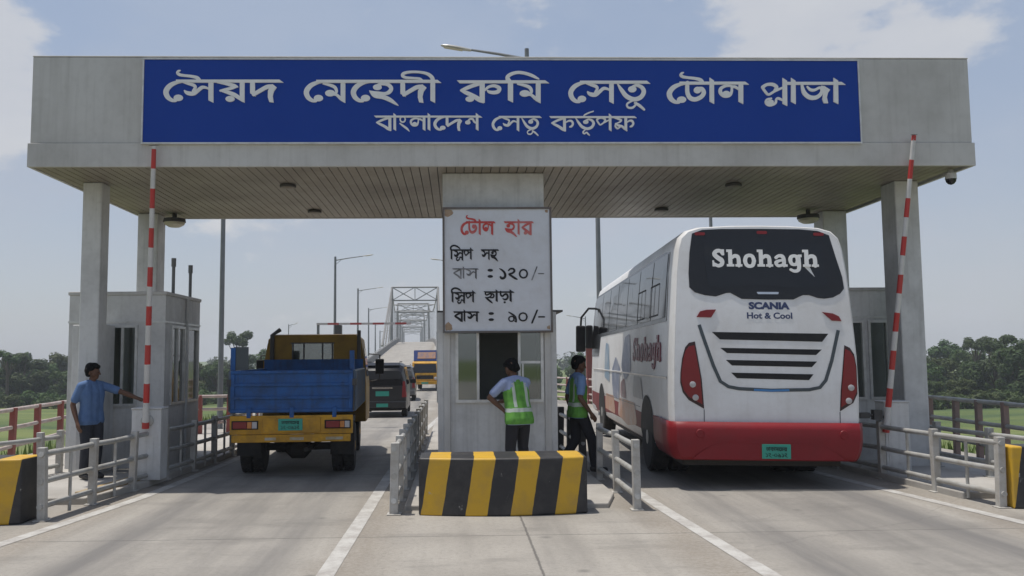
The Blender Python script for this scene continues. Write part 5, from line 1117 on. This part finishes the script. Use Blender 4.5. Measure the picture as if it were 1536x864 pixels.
# ---------------------------------------------------------------- people
def solid_from(chains, voxel, smooth_n=5):
    """limbs laid out as chains of (x, y, z, radius) fused into one skin"""
    b = MB()
    for ch in chains:
        pts = [Vector(p[:3]) for p in ch]; rs = [p[3] for p in ch]
        for p, r in zip(pts, rs):
            n = 10; prof = [(r*math.sin(math.pi*(k+.001)/8), r*math.cos(math.pi*(k+.001)/8)) for k in range(9)]
            prof[0] = (r*.02, r); prof[-1] = (r*.02, -r); b.lathe(prof, tuple(p), 'z', n)
        for k in range(len(pts)-1):
            if (pts[k+1]-pts[k]).length > 1e-4: b.tube([pts[k], pts[k+1]], [rs[k], rs[k+1]], 12)
    me = bpy.data.meshes.new('tmp'); me.from_pydata(b.v, [], b.f)
    bm = bmesh.new(); bm.from_mesh(me); bmesh.ops.recalc_face_normals(bm, faces=bm.faces); bm.to_mesh(me); bm.free()
    o = bpy.data.objects.new('tmp', me); C.objects.link(o)
    rm = o.modifiers.new('r', 'REMESH'); rm.mode = 'VOXEL'; rm.voxel_size = voxel; rm.use_smooth_shade = True
    sm = o.modifiers.new('s', 'SMOOTH'); sm.factor = .5; sm.iterations = smooth_n
    bpy.context.view_layer.update()
    res = bpy.data.meshes.new_from_object(o.evaluated_get(bpy.context.evaluated_depsgraph_get()))
    bpy.data.objects.remove(o); bpy.data.meshes.remove(me)
    for p in res.polygons: p.use_smooth = True
    return res
def skin_obj(name, chains, voxel, mat, parent=None, n=5, hem=None):
    me = solid_from(chains, voxel, n)
    if hem:                                                             # trim the lower edge flat
        bm = bmesh.new(); bm.from_mesh(me); bmesh.ops.bisect_plane(bm, geom=bm.verts[:]+bm.edges[:]+bm.faces[:], plane_co=(0, 0, hem), plane_no=(0, 0, 1), clear_inner=True); bm.to_mesh(me); bm.free()
    me.materials.clear(); me.materials.append(mat)
    o = bpy.data.objects.new(name, me); C.objects.link(o)
    if parent is not None: o.parent = parent
    return o
def grow(ch, d): return [(x, y, z, r+d) for x, y, z, r in ch]
def person(label, loc, rz, pose, shirt, trousers, vest=False, scale=1.0):
    lean = pose.get('lean', 0); twist = pose.get('twist', 0); piv = Vector((0, 0, .95)); hs = Vector(pose.get('hips', (0, 0, 0)))
    MU = Matrix.Translation(piv+hs) @ Euler((-lean, pose.get('side', 0), twist), 'XYZ').to_matrix().to_4x4() @ Matrix.Translation(-piv)
    U = lambda x, y, z, r: (*(MU @ Vector((x, y, z))), r)
    hd = pose.get('head', (0, 0)); hp = Vector((0, 0, 1.47)); MH = MU @ Matrix.Translation(hp) @ Euler((-hd[0], 0, hd[1]), 'XYZ').to_matrix().to_4x4() @ Matrix.Translation(-hp)
    Hh = lambda x, y, z, r: (*(MH @ Vector((x, y, z))), r)
    torso = [[U(s*.085, 0, .96, .088), U(s*.08, .005, 1.1, .086), U(s*.095, .005, 1.24, .092), U(s*.105, -.005, 1.34, .078)] for s in (-1, 1)]
    torso += [[U(0, 0, .96, .092), U(0, .02, 1.1, .092), U(0, .01, 1.26, .095), U(0, -.012, 1.39, .065)], [U(-.175, -.005, 1.375, .052), U(0, -.015, 1.41, .055), U(.175, -.005, 1.375, .052)]]
    neck = [U(0, -.012, 1.40, .056), (*(MH @ Vector((0, .005, 1.49))), .05)]
    head = [[Hh(0, -.022, 1.612, .084), Hh(0, .012, 1.60, .082), Hh(0, .03, 1.555, .066), Hh(0, .052, 1.505, .038)], [Hh(-.02, .03, 1.56, .06), Hh(.02, .03, 1.56, .06)], [Hh(-.03, -.02, 1.615, .075), Hh(.03, -.02, 1.615, .075)],
            [Hh(0, .098, 1.575, .009), Hh(0, .112, 1.55, .013)], [Hh(-.03, .085, 1.595, .01), Hh(.03, .085, 1.595, .01)], [Hh(-.018, .083, 1.518, .009), Hh(.018, .083, 1.518, .009)]]
    for s in (-1, 1): head.append([Hh(s*.098, -.004, 1.575, .014), Hh(s*.10, -.010, 1.55, .015)])
    arms = []; sleeves = []
    for s, k in ((-1, 'L'), (1, 'R')):
        sh = Vector(U(s*.185, -.005, 1.372, 0)[:3]); el = Vector(pose['elbow'+k]); wr = Vector(pose['wrist'+k]); hdv = Vector(pose.get('hand'+k, wr-el)).normalized(); pn = Vector(pose.get('palm'+k, (-s, 0, 0))).normalized()
        pn = (pn-hdv*pn.dot(hdv)).normalized(); sd = hdv.cross(pn)*s
        um = sh.lerp(el, .5)
        arms.append([(*sh, .052), (*um, .047), (*el, .039)]); fm = el.lerp(wr, .35); arms.append([(*el, .039), (*fm, .04), (*wr, .026)])
        pc = wr+hdv*.05; arms.append([(*wr, .027), (*pc, .03)])
        for j, (o_, ln) in enumerate(((-.027, .068), (-.009, .078), (.009, .073), (.026, .058))):
            ba = wr+hdv*.085+sd*o_; mid = ba+hdv*ln*.5+pn*.008; tip = ba+hdv*ln*.9+pn*.03
            arms.append([(*(wr+hdv*.03+sd*o_*.6), .016), (*ba, .0105), (*mid, .0095), (*tip, .008)])
        tb_ = wr+hdv*.03-sd*.03; arms.append([(*(wr+hdv*.02-sd*.012), .015), (*(tb_+hdv*.02-sd*.012), .012), (*(tb_+hdv*.055-sd*.012+pn*.015), .009)])
        sleeves.append([(*sh, .064), (*um, .064), (*sh.lerp(el, .72), .062)])
    legs = []; cloth = []; feet = []
    for s, k in ((-1, 'L'), (1, 'R')):
        hip = Vector((s*.09, 0, .92))+hs; kn = Vector(pose['knee'+k]); an = Vector(pose['ankle'+k]); fd = Vector(pose.get('foot'+k, (0, 1, 0))).normalized()
        legs.append([(*hip, .085), (*hip.lerp(kn, .5), .074), (*kn, .055)]); legs.append([(*kn, .055), (*kn.lerp(an, .35), .054), (*an, .036)])
        cloth.append([(*hip, .098), (*hip.lerp(kn, .5), .09), (*kn, .075), (*kn.lerp(an, .5), .07), (*(an+Vector((0, 0, .03))), .064)])
        feet.append([(*(an+Vector((0, 0, -.03))-fd*.03), .045), (*(an+fd*.09+Vector((0, 0, -.045))), .04), (*(an+fd*.17+Vector((0, 0, -.052))), .033)])
    legs += [grow(q, -.012) for q in feet]
    t = thing('person', label, 'person', loc, rz)
    skin_obj('body', torso+[neck]+head+arms+legs, .0075, M['skin'], t)
    hair = [[Hh(0, -.04, 1.645, .078), Hh(0, .02, 1.655, .068)], [Hh(-.035, -.02, 1.645, .068), Hh(.035, -.02, 1.645, .068)], [Hh(0, -.055, 1.6, .07), Hh(0, -.06, 1.55, .05)], [Hh(-.076, .012, 1.635, .036), Hh(-.074, -.035, 1.61, .042), Hh(-.06, -.05, 1.56, .04)], [Hh(.076, .012, 1.635, .036), Hh(.074, -.035, 1.61, .042), Hh(.06, -.05, 1.56, .04)], [Hh(-.035, .06, 1.66, .034), Hh(.035, .06, 1.66, .034)]]
    skin_obj('hair', hair, .008, M['hair'], t, 3)
    b = MB()
    for s in (-1, 1):
        q = Hh(s*.031, .088, 1.578, 0)[:3]; b.lathe([(.002, -.006), (.007, -.003), (.007, .003), (.002, .006)], q, 'z', 8)
    b.build('eyes', M['hair'], t)
    hem = [[U(s*.09, 0, .97, .104), U(s*.09, 0, .86, .118)] for s in (-1, 1)]+[[U(0, 0, .97, .108), U(0, 0, .86, .12)]]
    coll = [[U(-.04, -.035, 1.445, .02), U(-.055, .02, 1.425, .02), U(-.02, .055, 1.40, .018)], [U(.04, -.035, 1.445, .02), U(.055, .02, 1.425, .02), U(.02, .055, 1.40, .018)], [U(-.04, -.04, 1.445, .02), U(.04, -.04, 1.445, .02)]]
    skin_obj('shirt', [grow(q, .014) for q in torso]+sleeves+hem+coll, .0085, M[shirt], t, 4, .80)
    skin_obj('trousers', [[(*(Vector((s*.08, 0, .92))+hs), .09), (*(Vector((s*.085, 0, .85))+hs), .098)] for s in (-1, 1)]+[[(*(Vector((0, 0, .92))+hs), .09), (*(Vector((0, 0, .85))+hs), .098)]]+cloth, .0085, M[trousers], t, 4)
    skin_obj('shoes', [grow(q, .004) for q in feet], .008, M['shoe'], t, 3)
    if vest:
        vt = [grow([U(s*.09, 0, .85, .118), U(s*.085, .0, .98, .106)]+[U(s*.085, .005, 1.1, .094), U(s*.095, .005, 1.24, .096), U(s*.095, -.005, 1.33, .082)], .012) for s in (-1, 1)]+[grow([U(0, 0, .85, .12), U(0, .005, 1.1, .098), U(0, .01, 1.26, .1), U(0, -.015, 1.38, .066)], .012)]+[[U(-.12, -.005, 1.39, .05), U(-.07, -.015, 1.405, .05)], [U(.12, -.005, 1.39, .05), U(.07, -.015, 1.405, .05)]]
        skin_obj('vest', vt, .009, M['hi_vis'], t, 4, .81)
    t.scale = (scale,)*3
    return t
m, N, L, p = node_mat('hi_vis_vest')
t_ = N.new('ShaderNodeTexCoord'); s = N.new('ShaderNodeSeparateXYZ'); L.new(t_.outputs['Object'], s.inputs[0])
v = coord(N, L); wz = math1(N, L, 'ADD', s.outputs[2], math1(N, L, 'MULTIPLY', noise(N, L, v, 6, 2), .04))
def band(val, c_, h_): return math1(N, L, 'LESS_THAN', math1(N, L, 'ABSOLUTE', math1(N, L, 'ADD', val, -c_)), h_)
bd = math1(N, L, 'MAXIMUM', band(wz, 1.02, .026), band(wz, 1.20, .0))
vb = math1(N, L, 'MULTIPLY', band(math1(N, L, 'ABSOLUTE', s.outputs[0]), .1, .024), math1(N, L, 'GREATER_THAN', s.outputs[2], 1.04))
bd = math1(N, L, 'MAXIMUM', bd, vb)
c = mixrgb(N, L, ramp(N, L, noise(N, L, v, 11, 4), .35, .7), (.12, .34, .045), (.07, .22, .032))
L.new(mixrgb(N, L, bd, c, (.42, .47, .42)), p.inputs['Base Color']); p.inputs['Roughness'].default_value = .75
M['hi_vis'] = m
q = P(134, 720, 12.45)
person('man in a blue short-sleeved shirt reaching out towards the left striped boom', (q.x, 12.45, .085), R(-125), dict(
    elbowL=(-.36, .22, 1.27), wristL=(-.50, .42, 1.17), palmL=(0, 0, -1), elbowR=(.26, -.06, 1.10), wristR=(.25, .05, .84), palmR=(-1, 0, 0),
    kneeL=(-.1, .03, .49), ankleL=(-.11, -.03, .09), kneeR=(.09, .03, .49), ankleR=(.1, .0, .09), head=(.05, .55), twist=.1), 'blue_shirt', 'trousers_grey', scale=.955)
q = P(776, 720, 11.68)
person('man in a green safety vest leaning at the booth window, hand on hip', (q.x, 11.68, .06), R(30), dict(
    lean=.2, head=(.25, .25), hips=(.0, -.05, 0), elbowL=(-.36, .12, 1.17), wristL=(-.19, .02, .99), handL=(.75, .1, -.6), palmL=(.3, .9, -.2), elbowR=(.2, .26, 1.12), wristR=(.05, .38, 1.10), palmR=(0, 0, -1),
    kneeL=(-.12, -.02, .49), ankleL=(-.14, -.1, .09), kneeR=(.11, .02, .49), ankleR=(.15, -.05, .09), side=.0), 'pale_shirt', 'trousers', True, .99)
q = P(866, 712, 12.7)
person('walking man in a green safety vest passing between the centre booth and the bus', (q.x, 12.7, .06), R(-78), dict(
    lean=.03, head=(.1, -.1), elbowL=(-.22, -.06, 1.10), wristL=(-.22, .03, .84), elbowR=(.26, -.03, 1.10), wristR=(.26, .13, .88),
    hips=(0, .02, 0), kneeL=(-.09, .02, .48), ankleL=(-.09, -.22, .12), footL=(0, 1, -.25), kneeR=(.09, .20, .49), ankleR=(.09, .24, .09)), 'mid_shirt', 'trousers', True, 1.0)

# ---------------------------------------------------------------- trees and shrubs
def leaf_mat(name, c0, c1, c2):
    m, N, L, p = node_mat(name)
    oi = N.new('ShaderNodeObjectInfo'); v = coord(N, L)
    c = mixrgb(N, L, ramp(N, L, noise(N, L, v, 1.1, 3), .35, .65), c0, c1); c = mixrgb(N, L, ramp(N, L, noise(N, L, v, 6, 2), .45, .75), c, c2)
    hs = N.new('ShaderNodeHueSaturation'); L.new(c, hs.inputs['Color']); L.new(math1(N, L, 'MULTIPLY_ADD', oi.outputs['Random'], .05), hs.inputs['Hue']); hs.inputs['Hue'].links[0].from_node.inputs[2].default_value = .475
    L.new(math1(N, L, 'MULTIPLY_ADD', oi.outputs['Random'], .5), hs.inputs['Value']); hs.inputs['Value'].links[0].from_node.inputs[2].default_value = .72
    L.new(hs.outputs[0], p.inputs['Base Color']); p.inputs['Roughness'].default_value = .6; p.inputs['Specular IOR Level'].default_value = .3
    tr_ = N.new('ShaderNodeBsdfTranslucent'); L.new(hs.outputs[0], tr_.inputs['Color']); ad = N.new('ShaderNodeMixShader'); ad.inputs[0].default_value = .3
    L.new(p.outputs[0], ad.inputs[1]); L.new(tr_.outputs[0], ad.inputs[2]); L.new(ad.outputs[0], N['Material Output'].inputs['Surface'])
    return m
LM = [leaf_mat('leaves_dark', (.035, .062, .018), (.055, .095, .026), (.085, .125, .035)), leaf_mat('leaves_mid', (.045, .08, .02), (.075, .12, .03), (.11, .15, .045))]
def leaf_cloud(b, rnd, clumps, n, size):
    tot = sum(r**2 for *_, r in clumps)
    for cx, cy, cz, r in clumps:
        for k in range(int(n*r*r/tot)):
            d = Vector((rnd.gauss(0, 1), rnd.gauss(0, 1), rnd.gauss(0, 1))).normalized(); rad = r*(rnd.random()**.35)
            c = Vector((cx, cy, cz))+Vector((d.x, d.y, d.z*.8))*rad
            nrm = (d+Vector((rnd.uniform(-.7, .7), rnd.uniform(-.7, .7), rnd.uniform(-.2, .9)))).normalized(); a = nrm.orthogonal().normalized(); a = Matrix.Rotation(rnd.uniform(0, 6.28), 3, nrm) @ a; e = nrm.cross(a); s_ = size*rnd.uniform(.55, 1.3)
            b.add([c-a*s_*.9, c-e*s_*.42+nrm*s_*.1, c+a*s_, c+e*s_*.42+nrm*s_*.1], [(0, 1, 2, 3)])
def tree_proto(seed, H, spread, n, leaf, mat, kind='round'):
    rnd = random.Random(seed); t = thing('broadleaf_tree', '', 'tree', (0, 0, -500))
    b = MB(); trunk_h = H*(.38 if kind != 'tall' else .72)
    b.tube([(0, 0, 0), (rnd.uniform(-.1, .1), 0, trunk_h*.5), (rnd.uniform(-.2, .2), rnd.uniform(-.2, .2), trunk_h), (rnd.uniform(-.3, .3), 0, H*.8)], [H*.032, H*.026, H*.02, H*.006], 8)
    clumps = []
    if kind == 'tall':
        for k in range(9): a = k*2.4; r_ = spread*rnd.uniform(.3, 1); clumps.append((r_*math.cos(a), r_*math.sin(a), H*rnd.uniform(.78, .97), spread*rnd.uniform(.24, .38)))
    else:
        m_ = 24
        for k in range(m_):
            zf = rnd.uniform(.16, .92); prof = math.sqrt(max(.05, 1-((zf-.5)/.5)**2)) if kind == 'round' else (1.12-zf)
            a = rnd.uniform(0, 6.28); r_ = spread*prof*rnd.uniform(.25, .95); clumps.append((r_*math.cos(a), r_*math.sin(a), H*zf, spread*rnd.uniform(.2, .42)))
    for cx, cy, cz, r in clumps[::2]:
        z0_ = max(H*.2, min(trunk_h, cz*.6)); b.tube([(0, 0, z0_), (cx*.5, cy*.5, (z0_+cz)/2+.1), (cx, cy, cz)], [H*.012, H*.008, H*.003], 5)
    b.build('trunk', M['bark'], t, smooth_=True)
    b = MB(); leaf_cloud(b, rnd, clumps, n, leaf); b.build('crown', mat, t)
    return t
protos = [tree_proto(1, 7.0, 3.3, 4200, .30, LM[0]), tree_proto(2, 6.0, 3.0, 3800, .30, LM[1]), tree_proto(3, 8.0, 3.0, 4000, .30, LM[0], 'cone'), tree_proto(4, 9.5, 2.4, 1500, .28, LM[0], 'tall'), tree_proto(5, 6.5, 3.6, 4200, .32, LM[1])]
rnd = random.Random(11)
placed = []
def put_tree(kind, px, Y, s, grp):
    q = P(px, 560, Y); l_, r_, z_ = lerp_table(ROAD, Y)
    if l_-7 < q.x < r_+7: return
    placed.append((kind, px, q.x, Y, ground_z(q.x, Y)-.1, s, grp, rnd.uniform(0, 6.28), rnd.uniform(.9, 1.12)))
k = -22
while k < 575:                                                          # wood on the left bank
    put_tree(rnd.choice([0, 1, 2, 4, 0, 4]), k, rnd.uniform(116, 128), rnd.uniform(.66, .9), 'L'); put_tree(rnd.choice([0, 2, 4]), k+rnd.uniform(-8, 8), rnd.uniform(134, 150), rnd.uniform(.78, 1.0), 'L'); k += rnd.uniform(24, 34)
put_tree(3, 12, 112, .72, 'L'); put_tree(3, 355, 132, .95, 'L'); put_tree(3, 225, 140, .85, 'L')
k = 826
while k < 1570:                                                         # wood on the right bank, nearer
    near = k > 1300
    if not near and k > 890: k = 1345; continue
    Y = rnd.uniform(96, 106) if near else rnd.uniform(125, 145)
    put_tree(rnd.choice([0, 1, 4, 2, 4]), k, Y, rnd.uniform(.66, .84) if near else rnd.uniform(.6, .8), 'R'); put_tree(rnd.choice([0, 2, 4]), k+rnd.uniform(-12, 12), Y+rnd.uniform(12, 20), rnd.uniform(.84, 1.0) if near else .85, 'R'); k += rnd.uniform(30, 42)
put_tree(3, 1494, 100, .84, 'R'); put_tree(3, 1466, 112, .78, 'R'); put_tree(0, 1543, 90, .92, 'R'); put_tree(1, 1440, 86, .5, 'R'); put_tree(1, 1400, 88, .42, 'R')
desc = ['rounded dark tree', 'low bushy light green tree', 'pointed dark tree', 'tall thin tree with flat leaf tufts', 'broad spreading green tree']
for grp, side in (('L', 'left bank'), ('R', 'right bank')):
    for kd in range(5):
        row = sorted([q for q in placed if q[6] == grp and q[0] == kd], key=lambda q: q[1])
        for i_, (kind, px, x, y, z, s, g_, rz, zs) in enumerate(row):
            o = copy_tree(protos[kind]); o.location = (x, y, z); o.rotation_euler = (0, 0, rz); o.scale = (s*rnd.uniform(.95, 1.15), s, s*zs)
            nth = ordinal(i_) if i_ < 20 else 'twenty-'+ordinal(i_-20)
            o['label'] = ('the one %s in the %s wood' if len(row) == 1 else nth+' %s from the left in the %s wood') % (desc[kd], side)
            o['group'] = 'trees of the wood on the %s' % side
for t in protos:
    for ch in list(t.children): bpy.data.objects.remove(ch)
    bpy.data.objects.remove(t)
# low hedge at the foot of each wood
def shrub(seed):
    rnd_ = random.Random(seed); t = thing('shrub', '', 'shrub', (0, 0, -500)); b = MB(); cl = [(rnd_.uniform(-1.3, 1.3), rnd_.uniform(-.5, .5), rnd_.uniform(.3, 1.1), rnd_.uniform(.4, .75)) for _ in range(9)]
    leaf_cloud(b, rnd_, cl, 900, .2); b.build('foliage', LM[1], t); b = MB()
    for cx, cy, cz, r in cl[:5]: b.tube([(cx*.3, cy*.3, 0), (cx, cy, cz)], [.05, .02], 5)
    b.build('stem', M['bark'], t); return t
sh = shrub(5); rows = [('left', -45+k*26, 104+rnd.uniform(-2, 2), rnd.uniform(.9, 1.3)) for k in range(17)]+[('right', 1395+k*27, 84+rnd.uniform(-2, 2), rnd.uniform(.8, 1.2)) for k in range(7)]
cnt = {'left': 0, 'right': 0}
for side, px, Y, s in rows:
    q = P(px, 580, Y); o = copy_tree(sh); o.location = (q.x, Y, ground_z(q.x, Y)-.05); o.rotation_euler = (0, 0, rnd.uniform(-.4, .4)); o.scale = (s*1.2, s, s)
    o['label'] = '%s low green shrub from the left in the %s field hedge' % (ordinal(cnt[side]), side); cnt[side] += 1; o['group'] = 'shrubs of the field hedge on the %s' % side
for ch in list(sh.children): bpy.data.objects.remove(ch)
bpy.data.objects.remove(sh)
# far-off wood closing the horizon, and field grass
rnd = random.Random(3); b = MB()
for k in range(150):
    x = -560+k*7.6+rnd.uniform(-3, 3); y = rnd.uniform(330, 390) if abs(x+13) > 45 else rnd.uniform(560, 640); hh = rnd.uniform(4.5, 7.5)
    leaf_cloud(b, rnd, [(x+rnd.uniform(-3, 3), y, ground_z(x, y)+hh*rnd.uniform(.2, .8), rnd.uniform(2, 3.6)) for _ in range(4)], 150, 1.0)
for k in range(44):                                                     # the two near woods run on to both sides
    px = -75-k*22 if k < 22 else 1610+(k-22)*22
    q = P(px, 560, rnd.uniform(112, 130) if k < 22 else rnd.uniform(95, 115)); hh = rnd.uniform(5, 7.5)
    leaf_cloud(b, rnd, [(q.x+rnd.uniform(-2.5, 2.5), q.y+rnd.uniform(-2, 2), ground_z(q.x, q.y)+hh*rnd.uniform(.12, .85), rnd.uniform(1.1, 2.1)) for _ in range(9)], 700, .42)
tag(b.build('far_wood', LM[0]), 'hazy far-off wood closing the horizon behind the bridge ramp', 'wood', kind='stuff')
rnd = random.Random(9); b = MB()
for k in range(15000):
    sd = rnd.choice((-1, 1)); y = rnd.uniform(10, 60); l, r, z = lerp_table(ROAD, y); x = (l-abs(rnd.gauss(0, 6))-.1) if sd < 0 else (r+abs(rnd.gauss(0, 7))+.1)
    z = ground_z(x, y); h_ = rnd.uniform(.12, .38); a = rnd.uniform(0, 6.28); w_ = rnd.uniform(.012, .03)*(1+y/40); dx, dy = math.cos(a)*w_, math.sin(a)*w_
    b.add([(x-dx, y-dy, z-.02), (x+dx, y+dy, z-.02), (x+rnd.uniform(-.1, .1), y+rnd.uniform(-.1, .1), z+h_)], [(0, 1, 2)])
tag(b.build('grass', leaf_mat('grass_blades', (.08, .13, .03), (.12, .17, .045), (.16, .2, .06))), 'rough green grass on the banks beside the plaza', 'grass', kind='stuff')

# ---------------------------------------------------------------- air
hz = MB(); hz.box(-560, 560, -60, 680, -7, 22)
mh = bpy.data.materials.new('haze_air'); mh.use_nodes = True; N = mh.node_tree.nodes; N.clear(); L = mh.node_tree.links
vo = N.new('ShaderNodeVolumePrincipled'); vo.inputs['Color'].default_value = (.86, .92, 1, 1); vo.inputs['Density'].default_value = .0007; vo.inputs['Anisotropy'].default_value = .1
om = N.new('ShaderNodeOutputMaterial'); L.new(vo.outputs[0], om.inputs['Volume'])
tag(hz.build('haze', mh), kind='stuff')
